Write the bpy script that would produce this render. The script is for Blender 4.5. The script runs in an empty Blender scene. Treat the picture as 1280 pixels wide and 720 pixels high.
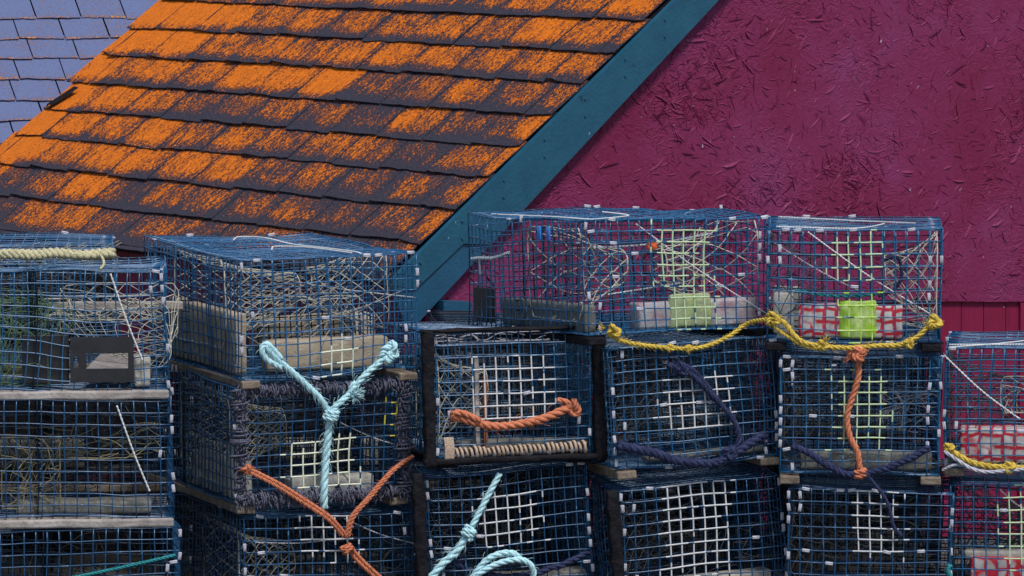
import bpy, math, random
from mathutils import Vector, Matrix, noise
random.seed(11)
R = math.radians
sc = bpy.context.scene
COL = sc.collection
V = Vector

# ------------------------------------------------------------------ camera
FPX = 5850.0                      # focal length in photo pixels (1280 wide)
CAM = V((0, -15, 2.33)); PITCH = R(5)
FW = V((0, math.cos(PITCH), -math.sin(PITCH))); UP = V((0, math.sin(PITCH), math.cos(PITCH))); RT = V((1, 0, 0))
cam_d = bpy.data.cameras.new('camera'); cam = bpy.data.objects.new('camera', cam_d); COL.objects.link(cam)
cam.location = CAM; cam.rotation_euler = (R(90) - PITCH, 0, 0)
cam_d.sensor_width = 36; cam_d.lens = 36 * FPX / 1280; cam_d.clip_start = .5; cam_d.clip_end = 2000
sc.camera = cam

def ray(px, py): return FW + RT * ((px - 640) / FPX) + UP * ((360 - py) / FPX)
def on_y(px, py, Y):
    d = ray(px, py); return CAM + d * ((Y - CAM.y) / d.y)
def on_plane(px, py, P, n):
    d = ray(px, py); return CAM + d * ((P - CAM).dot(n) / d.dot(n))

# ------------------------------------------------------------------ materials
def nodes(name):
    m = bpy.data.materials.new(name); m.use_nodes = True
    nt = m.node_tree; b = nt.nodes['Principled BSDF']
    return m, nt, b
def N(nt, t, **kw):
    n = nt.nodes.new(t)
    for k, v in kw.items():
        if k in n.inputs: n.inputs[k].default_value = v
        else: setattr(n, k, v)
    return n
def ramp(nt, src, stops):
    r = nt.nodes.new('ShaderNodeValToRGB'); e = r.color_ramp.elements
    while len(e) < len(stops): e.new(.5)
    for i, (p, c) in enumerate(stops):
        e[i].position = p; e[i].color = (*c, 1) if len(c) == 3 else c
    nt.links.new(src, r.inputs[0]); return r
def pm(name, c1, c2=None, rough=.6, scale=40, bump=.0, bscale=200, spec=.5, mid=.5, spread=.2):
    m, nt, b = nodes(name); c2 = c2 or c1
    tc = N(nt, 'ShaderNodeTexCoord')
    no = N(nt, 'ShaderNodeTexNoise', Scale=scale, Detail=6.0, Roughness=.65); nt.links.new(tc.outputs['Object'], no.inputs['Vector'])
    r = ramp(nt, no.outputs[0], [(mid - spread, c1), (mid + spread, c2)])
    nt.links.new(r.outputs[0], b.inputs['Base Color'])
    b.inputs['Roughness'].default_value = rough; b.inputs['Specular IOR Level'].default_value = spec
    if bump:
        n2 = N(nt, 'ShaderNodeTexNoise', Scale=bscale, Detail=5.0); nt.links.new(tc.outputs['Object'], n2.inputs['Vector'])
        bp = N(nt, 'ShaderNodeBump', Strength=1.0, Distance=bump); nt.links.new(n2.outputs[0], bp.inputs['Height'])
        nt.links.new(bp.outputs[0], b.inputs['Normal'])
    return m
M = {}
def wiremat(name, dark, blue, salt_glint):
    m, nt, b = nodes(name); tc = N(nt, 'ShaderNodeTexCoord')
    no = N(nt, 'ShaderNodeTexNoise', Scale=26.0, Detail=5.0, Roughness=.7); nt.links.new(tc.outputs['Object'], no.inputs['Vector'])
    r = ramp(nt, no.outputs[0], [(.30, dark), (.45, blue), (.58, blue), (.69, salt_glint)])  # pale end paints salt weathering and broken glints together
    nt.links.new(r.outputs[0], b.inputs['Base Color']); b.inputs['Roughness'].default_value = .34; b.inputs['Specular IOR Level'].default_value = .5
    return m
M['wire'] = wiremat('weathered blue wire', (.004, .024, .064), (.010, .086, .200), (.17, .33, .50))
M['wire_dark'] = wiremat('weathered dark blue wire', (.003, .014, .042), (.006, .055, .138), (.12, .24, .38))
M['wire_shade'] = pm('shade black wire', (.002, .005, .013), (.005, .013, .030), .5, 14, spec=.2)  # black put into the wire colour to stand for shade inside the stack
M['white'] = pm('white sprayed paint', (.40, .41, .43), (.66, .66, .66), .5, 60)
M['lime'] = pm('pale lime sprayed paint', (.36, .50, .27), (.58, .68, .44), .5, 60)
M['cream'] = pm('cream sprayed paint', (.55, .60, .42), (.80, .80, .66), .5, 60)
M['yellow_wire'] = pm('yellow wire', (.45, .38, .03), (.6, .5, .06), .45, 60)
M['clip'] = pm('pale metal clip', (.30, .30, .35), (.54, .54, .60), .45, 120, spec=.6)
M['twine'] = pm('pale netting twine', (.38, .36, .30), (.62, .58, .48), .8, 60)
M['green_twine'] = pm('green netting twine', (.06, .13, .06), (.16, .24, .12), .8, 60)
M['straw_twine'] = pm('straw coloured twine', (.22, .19, .11), (.42, .36, .22), .8, 60)
M['grey_twine'] = pm('grey shade-darkened twine', (.025, .03, .038), (.10, .10, .10), .8, 60)  # twine colour darkened to paint the dimness of the trap interiors
M['plank'] = pm('weathered plank', (.20, .17, .15), (.42, .38, .35), .8, 22, .003, 90)
M['brown_plank'] = pm('brown wet plank', (.10, .075, .055), (.26, .20, .145), .75, 26, .003, 90)
M['rubber'] = pm('black weathered timber', (.003, .004, .007), (.014, .012, .015), .8, 30, .006, 60, spec=.15)
M['plastic'] = pm('black plastic', (.008, .008, .010), (.02, .02, .024), .5, 30)
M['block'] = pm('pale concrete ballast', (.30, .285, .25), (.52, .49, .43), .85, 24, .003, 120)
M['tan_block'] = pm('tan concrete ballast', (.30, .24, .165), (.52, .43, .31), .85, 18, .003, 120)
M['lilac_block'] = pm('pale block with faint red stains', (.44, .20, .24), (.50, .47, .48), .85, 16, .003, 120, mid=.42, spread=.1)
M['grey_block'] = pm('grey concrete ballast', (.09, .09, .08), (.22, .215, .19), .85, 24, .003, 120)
M['rust_wood'] = pm('wet orange wood', (.25, .08, .02), (.42, .15, .045), .6, 40)
def ropemat(name, a, b): return pm(name, a, b, .75, 220, .0012, 700, spec=.3, spread=.16)
M['mint'] = ropemat('mint rope', (.30, .53, .57), (.58, .84, .88))
M['orange'] = ropemat('faded orange rope', (.38, .10, .045), (.70, .25, .13))
M['peach'] = ropemat('peach rope', (.30, .21, .15), (.58, .44, .33))
M['yellow'] = ropemat('yellow rope', (.42, .27, .025), (.74, .54, .10))
M['navy'] = ropemat('navy rope', (.007, .010, .032), (.034, .046, .125))
M['violet'] = ropemat('violet grey rope', (.030, .030, .048), (.17, .17, .235))
M['beige'] = ropemat('olive beige rope', (.28, .25, .12), (.68, .62, .40))
M['cord'] = ropemat('white cord', (.50, .50, .50), (.78, .78, .78))
M['greyrope'] = ropemat('pale grey rope', (.34, .33, .38), (.55, .54, .60))
M['teal'] = ropemat('teal rope', (.01, .14, .16), (.03, .28, .30))
M['red_orange'] = pm('red orange plastic', (.75, .10, .02), (.85, .16, .03), .4, 40)
M['blue_tag'] = pm('blue plastic tag', (.02, .16, .55), (.04, .24, .70), .35, 40)

def wallpaint(name, streak):
    m, nt, b = nodes(name)
    tc = N(nt, 'ShaderNodeTexCoord')
    big = N(nt, 'ShaderNodeTexNoise', Scale=2.2, Detail=4.0, Roughness=.6); nt.links.new(tc.outputs['Object'], big.inputs['Vector'])
    r1 = ramp(nt, big.outputs[0], ([(.3, (.160, .012, .048)), (.5, (.185, .019, .074)), (.72, (.205, .036, .118))] if not streak else [(.3, (.16, .007, .028)), (.5, (.20, .009, .045)), (.72, (.23, .014, .062))]))
    mp = N(nt, 'ShaderNodeMapping'); mp.inputs['Scale'].default_value = (40, 40, 1.5) if streak else (30, 30, 30)
    nt.links.new(tc.outputs['Object'], mp.inputs['Vector'])
    fine = N(nt, 'ShaderNodeTexNoise', Scale=1.6, Detail=8.0, Roughness=.7); nt.links.new(mp.outputs[0], fine.inputs['Vector'])
    r2 = ramp(nt, fine.outputs[0], [(.25, (.80, .78, .80)), (.6, (1.04, 1.04, 1.04))])
    mx = N(nt, 'ShaderNodeMix', data_type='RGBA', blend_type='MULTIPLY'); mx.inputs[0].default_value = 1
    nt.links.new(r1.outputs[0], mx.inputs[6]); nt.links.new(r2.outputs[0], mx.inputs[7])
    # specks of bare wood where the paint has flaked
    sp = N(nt, 'ShaderNodeTexNoise', Scale=38.0, Detail=3.0); nt.links.new(tc.outputs['Object'], sp.inputs['Vector'])
    rs = ramp(nt, sp.outputs[0], [(.735, (0, 0, 0)), (.76, (1, 1, 1))])
    m2 = N(nt, 'ShaderNodeMix', data_type='RGBA'); nt.links.new(rs.outputs[0], m2.inputs[0])
    nt.links.new(mx.outputs[2], m2.inputs[6]); m2.inputs[7].default_value = (.42, .36, .40, 1)
    nt.links.new(m2.outputs[2], b.inputs['Base Color'])
    b.inputs['Roughness'].default_value = .62; b.inputs['Specular IOR Level'].default_value = .22
    if streak:
        bp = N(nt, 'ShaderNodeBump', Strength=.6, Distance=.004); nt.links.new(fine.outputs[0], bp.inputs['Height'])
    else:
        # flattened strands in three directions
        wn = N(nt, 'ShaderNodeTexNoise', Scale=5.0, Detail=3.0); nt.links.new(tc.outputs['Object'], wn.inputs['Vector'])
        wv = N(nt, 'ShaderNodeMix', data_type='RGBA'); wv.inputs[0].default_value = .16; nt.links.new(tc.outputs['Object'], wv.inputs[6]); nt.links.new(wn.outputs['Color'], wv.inputs[7])
        prev = None
        for k, ang in enumerate((.3, 1.4, 2.5)):
            q = N(nt, 'ShaderNodeMapping'); q.inputs['Rotation'].default_value = (0, ang, 0); nt.links.new(wv.outputs[2], q.inputs['Vector'])
            q2 = N(nt, 'ShaderNodeMapping'); q2.inputs['Scale'].default_value = (20, 20, 120); nt.links.new(q.outputs[0], q2.inputs['Vector'])
            vo = N(nt, 'ShaderNodeTexVoronoi', Scale=1.0); nt.links.new(q2.outputs[0], vo.inputs['Vector'])
            if prev is None: prev = vo.outputs['Distance']
            else:
                mm = N(nt, 'ShaderNodeMath', operation='MINIMUM'); nt.links.new(prev, mm.inputs[0]); nt.links.new(vo.outputs['Distance'], mm.inputs[1]); prev = mm.outputs[0]
        wm = N(nt, 'ShaderNodeTexNoise', Scale=3.5, Detail=4.0); nt.links.new(tc.outputs['Object'], wm.inputs['Vector'])
        wr = ramp(nt, wm.outputs[0], [(.36, (.08, .08, .08)), (.62, (.62, .62, .62))])
        bp = N(nt, 'ShaderNodeBump', Distance=.007); nt.links.new(wr.outputs[0], bp.inputs['Strength']); nt.links.new(prev, bp.inputs['Height'])
        bp2 = N(nt, 'ShaderNodeBump', Strength=.4, Distance=.004); nt.links.new(fine.outputs[0], bp2.inputs['Height']); nt.links.new(bp.outputs[0], bp2.inputs['Normal']); bp = bp2
    nt.links.new(bp.outputs[0], b.inputs['Normal'])
    return m
M['osb'] = wallpaint('purple painted strand board', False)
M['siding'] = wallpaint('purple painted boards', True)
M['fascia'] = pm('blue painted fascia', (.005, .060, .108), (.010, .086, .140), .45, 9, .0015, 70)
def chip(m, col, scale, lo):
    nt = m.node_tree; b = nt.nodes['Principled BSDF']; src = b.inputs['Base Color'].links[0].from_socket
    tc = N(nt, 'ShaderNodeTexCoord'); no = N(nt, 'ShaderNodeTexNoise', Scale=scale, Detail=4.0); nt.links.new(tc.outputs['Object'], no.inputs['Vector'])
    r = ramp(nt, no.outputs[0], [(lo, (0, 0, 0)), (lo + .02, (1, 1, 1))]); mx = N(nt, 'ShaderNodeMix', data_type='RGBA')
    nt.links.new(r.outputs[0], mx.inputs[0]); nt.links.new(src, mx.inputs[6]); mx.inputs[7].default_value = (*col, 1); nt.links.new(mx.outputs[2], b.inputs['Base Color'])
chip(M['fascia'], (.16, .24, .28), 26, .715); chip(M['fascia'], (.004, .03, .06), 14, .70)
M['fascia_dark'] = pm('dark blue painted trim', (.006, .055, .11), (.010, .08, .15), .5, 9, .0015, 70)

def shingle_mat(name, base1, base2, lichen1, lichen2, spots):
    m, nt, b = nodes(name)
    uv = N(nt, 'ShaderNodeUVMap'); uv.uv_map = 'roof'
    at = N(nt, 'ShaderNodeAttribute', attribute_name='lichen')
    mp = N(nt, 'ShaderNodeMapping'); mp.inputs['Scale'].default_value = (42, 15, 1) if not spots else (60, 60, 1)
    mp.inputs['Rotation'].default_value = (0, 0, R(-6))
    nt.links.new(uv.outputs[0], mp.inputs['Vector'])
    n1 = N(nt, 'ShaderNodeTexNoise', Scale=1.0, Detail=9.0, Roughness=.72, Distortion=.6); nt.links.new(mp.outputs[0], n1.inputs['Vector'])
    mp2 = N(nt, 'ShaderNodeMapping'); mp2.inputs['Scale'].default_value = (5, 3.2, 1); nt.links.new(uv.outputs[0], mp2.inputs['Vector'])
    n2 = N(nt, 'ShaderNodeTexNoise', Scale=1.0, Detail=4.0); nt.links.new(mp2.outputs[0], n2.inputs['Vector'])
    mp3 = N(nt, 'ShaderNodeMapping'); mp3.inputs['Scale'].default_value = (150, 75, 1); nt.links.new(uv.outputs[0], mp3.inputs['Vector'])
    n3 = N(nt, 'ShaderNodeTexNoise', Scale=1.0, Detail=5.0, Roughness=.7); nt.links.new(mp3.outputs[0], n3.inputs['Vector'])
    def ma(op, a, bb):
        x = N(nt, 'ShaderNodeMath', operation=op)
        for i, s in enumerate((a, bb)):
            if isinstance(s, (int, float)): x.inputs[i].default_value = s
            else: nt.links.new(s, x.inputs[i])
        return x.outputs[0]
    s = ma('ADD', ma('MULTIPLY', n1.outputs[0], 1.1), ma('MULTIPLY', n2.outputs[0], .55 if not spots else .3))
    s = ma('ADD', s, ma('MULTIPLY', n3.outputs[0], 1.6 if not spots else .9))
    s = ma('ADD', s, at.outputs['Fac'])
    s = ma('MULTIPLY', ma('SUBTRACT', s, (1.125 if not spots else .135)), .5)
    mask = ramp(nt, s, [(.30, (0, 0, 0)), (.36, (1, 1, 1))])
    cg = ramp(nt, n3.outputs[0], [(.3, base1), (.7, base2)])
    co = ramp(nt, ma('ADD', ma('MULTIPLY', n3.outputs[0], .6), ma('MULTIPLY', n1.outputs[0], .4)), [(.30, lichen1), (.44, tuple(.5 * (p + q) for p, q in zip(lichen1, lichen2))), (.60, lichen2)])
    mx = N(nt, 'ShaderNodeMix', data_type='RGBA'); nt.links.new(mask.outputs[0], mx.inputs[0])
    nt.links.new(cg.outputs[0], mx.inputs[6]); nt.links.new(co.outputs[0], mx.inputs[7])
    nt.links.new(mx.outputs[2], b.inputs['Base Color']); b.inputs['Roughness'].default_value = .9; b.inputs['Specular IOR Level'].default_value = .25
    h = ma('ADD', ma('MULTIPLY', mask.outputs[0], .6), n3.outputs[0])
    bp = N(nt, 'ShaderNodeBump', Strength=.9, Distance=.006); nt.links.new(h, bp.inputs['Height']); nt.links.new(bp.outputs[0], b.inputs['Normal'])
    return m
M['shingle'] = shingle_mat('lichen covered shingles', (.009, .009, .018), (.058, .050, .070), (.15, .038, .006), (.80, .185, .004), False)
M['slate'] = shingle_mat('pale violet shingles', (.095, .122, .235), (.135, .165, .30), (.45, .16, .03), (.62, .25, .06), True)
M['earth'] = pm('dark gravelly earth', (.035, .030, .026), (.11, .095, .08), .95, 6, .02, 30)
M['wall_far'] = pm('grey shingled wall', (.16, .16, .17), (.26, .26, .27), .85, 8)

def red_block_mat():
    m, nt, b = nodes('white block with red spray rings')
    tc = N(nt, 'ShaderNodeTexCoord')
    no = N(nt, 'ShaderNodeTexNoise', Scale=35.0, Detail=5.0); nt.links.new(tc.outputs['Object'], no.inputs['Vector'])
    base = ramp(nt, no.outputs[0], [(.3, (.42, .38, .36)), (.65, (.66, .62, .60))])
    # paint sprayed through square mesh: red drifts round each mesh cell
    ad = N(nt, 'ShaderNodeMix', data_type='RGBA'); ad.inputs[0].default_value = .012
    nt.links.new(tc.outputs['Object'], ad.inputs[6]); nt.links.new(no.outputs['Color'], ad.inputs[7])
    vo = N(nt, 'ShaderNodeTexVoronoi', feature='DISTANCE_TO_EDGE', Scale=27.0); vo.inputs['Randomness'].default_value = .35; nt.links.new(ad.outputs[2], vo.inputs['Vector'])
    f = ramp(nt, vo.outputs['Distance'], [(.10, (1, 1, 1)), (.20, (.0, .0, .0))])
    n2 = N(nt, 'ShaderNodeTexNoise', Scale=14.0, Detail=3.0); nt.links.new(tc.outputs['Object'], n2.inputs['Vector'])
    g = ramp(nt, n2.outputs[0], [(.30, (0, 0, 0)), (.42, (1, 1, 1))])
    mu = N(nt, 'ShaderNodeMath', operation='MULTIPLY'); nt.links.new(f.outputs[0], mu.inputs[0]); nt.links.new(g.outputs[0], mu.inputs[1])
    mx = N(nt, 'ShaderNodeMix', data_type='RGBA'); nt.links.new(mu.outputs[0], mx.inputs[0])
    nt.links.new(base.outputs[0], mx.inputs[6]); mx.inputs[7].default_value = (.55, .015, .035, 1)
    nt.links.new(mx.outputs[2], b.inputs['Base Color']); b.inputs['Roughness'].default_value = .7
    return m
M['red_block'] = red_block_mat()
M['chartreuse'] = pm('chartreuse spray', (.34, .58, .02), (.66, .78, .34), .7, 34, mid=.55, spread=.12)
M['lime_block'] = pm('block with faint lime spray', (.40, .41, .32), (.48, .60, .20), .8, 20, .003, 120)

# ------------------------------------------------------------------ mesh builder
class MB:
    def __init__(s): s.v = []; s.f = []; s.m = []
    def tube(s, pts, r, n=5, mat=0, mats=None, closed=False):
        k = len(pts)
        if k < 2: return
        b0 = len(s.v); nrm = None
        for i, p in enumerate(pts):
            if closed: t = pts[(i + 1) % k] - pts[i - 1]
            else: t = pts[min(i + 1, k - 1)] - pts[max(i - 1, 0)]
            if t.length < 1e-9: t = V((0, 0, 1))
            t.normalize()
            if nrm is None:
                a = V((0, 0, 1)) if abs(t.z) < .9 else V((0, 1, 0)); nrm = t.cross(a).normalized()
            else:
                nrm = nrm - t * nrm.dot(t)
                if nrm.length < 1e-6: nrm = t.orthogonal()
                nrm.normalize()
            bi = t.cross(nrm); rr = r[i] if isinstance(r, list) else r
            for j in range(n):
                a = 2 * math.pi * (j + .5) / n
                s.v.append(p + nrm * (math.cos(a) * rr) + bi * (math.sin(a) * rr))
        segs = k if closed else k - 1
        for i in range(segs):
            i2 = (i + 1) % k
            for j in range(n):
                j2 = (j + 1) % n
                s.f.append((b0 + i * n + j, b0 + i * n + j2, b0 + i2 * n + j2, b0 + i2 * n + j))
                s.m.append(mats[i] if mats else mat)
        if not closed:
            s.f.append(tuple(b0 + j for j in reversed(range(n)))); s.m.append(mats[0] if mats else mat)
            s.f.append(tuple(b0 + (k - 1) * n + j for j in range(n))); s.m.append(mats[-1] if mats else mat)
    def box(s, lo, hi, div=(1, 1, 1), bev=.0, rough=.0, mat=0, xf=None):
        # subdivided box with soft corners and rough faces
        lo = V(lo); hi = V(hi); c = (lo + hi) / 2; h = (hi - lo) / 2; idx = {}
        def vid(p):
            key = (round(p.x, 5), round(p.y, 5), round(p.z, 5))
            if key not in idx:
                q = p.copy()
                if bev:
                    d = p - c; inn = V([max(-h[i] + bev, min(h[i] - bev, d[i])) for i in range(3)]); o = d - inn
                    if o.length > 1e-9: q = c + inn + o.normalized() * bev
                if rough: q += noise.noise_vector(p * 23 + V((3, 7, 1))) * rough
                if xf: q = xf @ q
                idx[key] = len(s.v); s.v.append(q)
            return idx[key]
        def cuts(i):
            n = div[i]
            if bev and n >= 1:
                return [lo[i], lo[i] + bev] + [lo[i] + bev + (hi[i] - lo[i] - 2 * bev) * k / n for k in range(1, n)] + [hi[i] - bev, hi[i]]
            return [lo[i] + (hi[i] - lo[i]) * k / n for k in range(n + 1)]
        cs = [cuts(0), cuts(1), cuts(2)]
        for ax in range(3):
            a, b = (ax + 1) % 3, (ax + 2) % 3
            for side in (0, 1):
                for i in range(len(cs[a]) - 1):
                    for j in range(len(cs[b]) - 1):
                        q = []
                        for (ii, jj) in ((i, j), (i + 1, j), (i + 1, j + 1), (i, j + 1)):
                            p = V((0, 0, 0)); p[ax] = (lo, hi)[side][ax]; p[a] = cs[a][ii]; p[b] = cs[b][jj]; q.append(vid(p))
                        s.f.append(tuple(q if side else q[::-1])); s.m.append(mat)
    def quadgrid(s, P, mat=0):           # P[i][j] grid of points
        b0 = len(s.v); n = len(P[0])
        for row in P: s.v.extend(row)
        for i in range(len(P) - 1):
            for j in range(n - 1):
                s.f.append((b0 + i * n + j, b0 + (i + 1) * n + j, b0 + (i + 1) * n + j + 1, b0 + i * n + j + 1)); s.m.append(mat)
    def prism(s, poly, ext, mat=0):      # polygon (list of points) extruded by vector ext
        b0 = len(s.v); n = len(poly)
        s.v.extend([p.copy() for p in poly]); s.v.extend([p + ext for p in poly])
        s.f.append(tuple(range(b0, b0 + n))); s.f.append(tuple(b0 + n + i for i in reversed(range(n)))); s.m += [mat, mat]
        for i in range(n):
            j = (i + 1) % n
            s.f.append((b0 + j, b0 + i, b0 + n + i, b0 + n + j)); s.m.append(mat)
    def build(s, name, mats, parent=None, smooth=True, center=False):
        me = bpy.data.meshes.new(name); o = bpy.data.objects.new(name, me)
        off = V((0, 0, 0))
        if center:
            off = V((sum(v.x for v in s.v) / len(s.v), sum(v.y for v in s.v) / len(s.v), min(v.z for v in s.v)))
        me.from_pydata([tuple(v - off) for v in s.v], [], s.f)
        if not isinstance(mats, (list, tuple)): mats = [mats]
        for m in mats: me.materials.append(m)
        me.polygons.foreach_set('material_index', s.m)
        if smooth: me.polygons.foreach_set('use_smooth', [True] * len(s.f))
        me.update(); COL.objects.link(o); o.location = off
        if parent: o.parent = parent
        return o
def fix_normals(o):
    import bmesh
    bm = bmesh.new(); bm.from_mesh(o.data); bmesh.ops.recalc_face_normals(bm, faces=bm.faces); bm.to_mesh(o.data); bm.free()
def tag(o, label, cat, group=None):
    o['label'] = label; o['category'] = cat
    if group: o['group'] = group
    return o
def empty(name, mat4=None):
    o = bpy.data.objects.new(name, None); COL.objects.link(o); o.empty_display_size = .1
    if mat4: o.matrix_world = mat4
    return o

# ------------------------------------------------------------------ ropes
def smooth(pts, step):
    out = []; n = len(pts)
    for i in range(n - 1):
        p0 = pts[max(i - 1, 0)]; p1 = pts[i]; p2 = pts[i + 1]; p3 = pts[min(i + 2, n - 1)]
        m = max(2, int((p2 - p1).length / step))
        for k in range(m):
            t = k / m
            out.append(.5 * ((2 * p1) + (p2 - p0) * t + (2 * p0 - 5 * p1 + 4 * p2 - p3) * t * t + (3 * p1 - p0 - 3 * p2 + p3) * t ** 3))
    out.append(pts[-1].copy()); return out
def frames(pts):
    res = []; nrm = None
    for i, p in enumerate(pts):
        t = (pts[min(i + 1, len(pts) - 1)] - pts[max(i - 1, 0)])
        t = t.normalized() if t.length > 1e-9 else V((0, 0, 1))
        nrm = t.orthogonal().normalized() if nrm is None else (nrm - t * nrm.dot(t)).normalized()
        res.append((p, t, nrm, t.cross(nrm)))
    return res
def rope(mb, pts, r, strands=3, lay=None, hairs=0, wob=.0, mat=0):
    lay = lay or r * 7
    pts = smooth(pts, r * .8)
    if wob: pts = [p + noise.noise_vector(p * 18) * wob for p in pts]
    fr = frames(pts); d = [0]
    for i in range(1, len(pts)): d.append(d[-1] + (pts[i] - pts[i - 1]).length)
    for k in range(strands):
        q = []
        for i, (p, t, a, b) in enumerate(fr):
            an = 2 * math.pi * (d[i] / lay + k / strands)
            q.append(p + (a * math.cos(an) + b * math.sin(an)) * r * .5)
        mb.tube(q, r * .56, 6, mat)
    for _ in range(int(hairs * 1.5)):
        i = random.randrange(len(fr)); p, t, a, b = fr[i]; an = random.uniform(0, 6.28)
        o = (a * math.cos(an) + b * math.sin(an)); L = random.uniform(.6, 2.0) * r
        s_ = p + o * r * .9; mb.tube([s_, s_ + o * L * .5 + t * L * .5, s_ + o * L * .7 + t * L], .0007, 3, mat)
def knot(mb, p, size, r, mat=0, seed=0):
    rnd = random.Random(seed); Rm = Matrix.Rotation(rnd.uniform(0, 6), 3, 'Y') @ Matrix.Rotation(rnd.uniform(-.5, .5), 3, 'X')
    q = []
    for i in range(26):
        t = 2 * math.pi * i / 25
        q.append(p + Rm @ V(((math.sin(t) + 2 * math.sin(2 * t)) / 3, -math.sin(3 * t) * .33, (math.cos(t) - 2 * math.cos(2 * t)) / 3)) * size)
    rope(mb, q, r, hairs=12, mat=mat)
def wrap(mb, p, axis, r, turns, length, rs, mat=0):
    axis = axis.normalized(); a = axis.orthogonal().normalized(); b = axis.cross(a); q = []
    n = int(turns * 12)
    for i in range(n + 1):
        t = i / n; an = 2 * math.pi * turns * t
        q.append(p + axis * (t - .5) * length + (a * math.cos(an) + b * math.sin(an)) * r * random.uniform(.95, 1.08))
    rope(mb, q, rs, mat=mat)
def fray(mb, p, direc, n, length, mat=0):
    for _ in range(n):
        d = (direc.normalized() + V((random.uniform(-.6, .6), random.uniform(-.5, .3), random.uniform(-.6, .6)))).normalized(); L = length * random.uniform(.5, 1.1)
        e = p + d * L; mid = (p + e) / 2 + V((random.uniform(-.3, .3), 0, random.uniform(-.3, .3))) * L * .4
        mb.tube(smooth([p, mid, e], L / 4), .0009, 3, mat)
def helix_path(mb, path, R0, r, pitch, mat=0, jitter=.15):
    pts = smooth(path, pitch / 7); fr = frames(pts); q = []; dist = 0
    for i, (p, t, a, b) in enumerate(fr):
        if i: dist += (p - fr[i - 1][0]).length
        an = 2 * math.pi * dist / pitch + jitter * 1.3 * noise.noise(p * 30 + V((R0 * 900, 0, 0))); rr = R0 * (1 + jitter * noise.noise(p * 40))
        q.append(p + (a * math.cos(an) + b * math.sin(an)) * rr)
    mb.tube(q, r, 6, mat)

# ------------------------------------------------------------------ lobster traps
CLIPMESH = None
def clip_mesh():
    global CLIPMESH
    if CLIPMESH is None:
        mb = MB()
        for s in (-1, 1):                # a crimped sleeve round two wires
            mb.tube([V((s * .0022, 0, -.0125)), V((s * .0022, 0, -.011)), V((s * .0022, 0, .011)), V((s * .0022, 0, .0125))], [.0026, .0036, .0036, .0026], 7)
        o = mb.build('clip', M['clip']); CLIPMESH = o.data; bpy.data.objects.remove(o)
    return CLIPMESH

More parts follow.
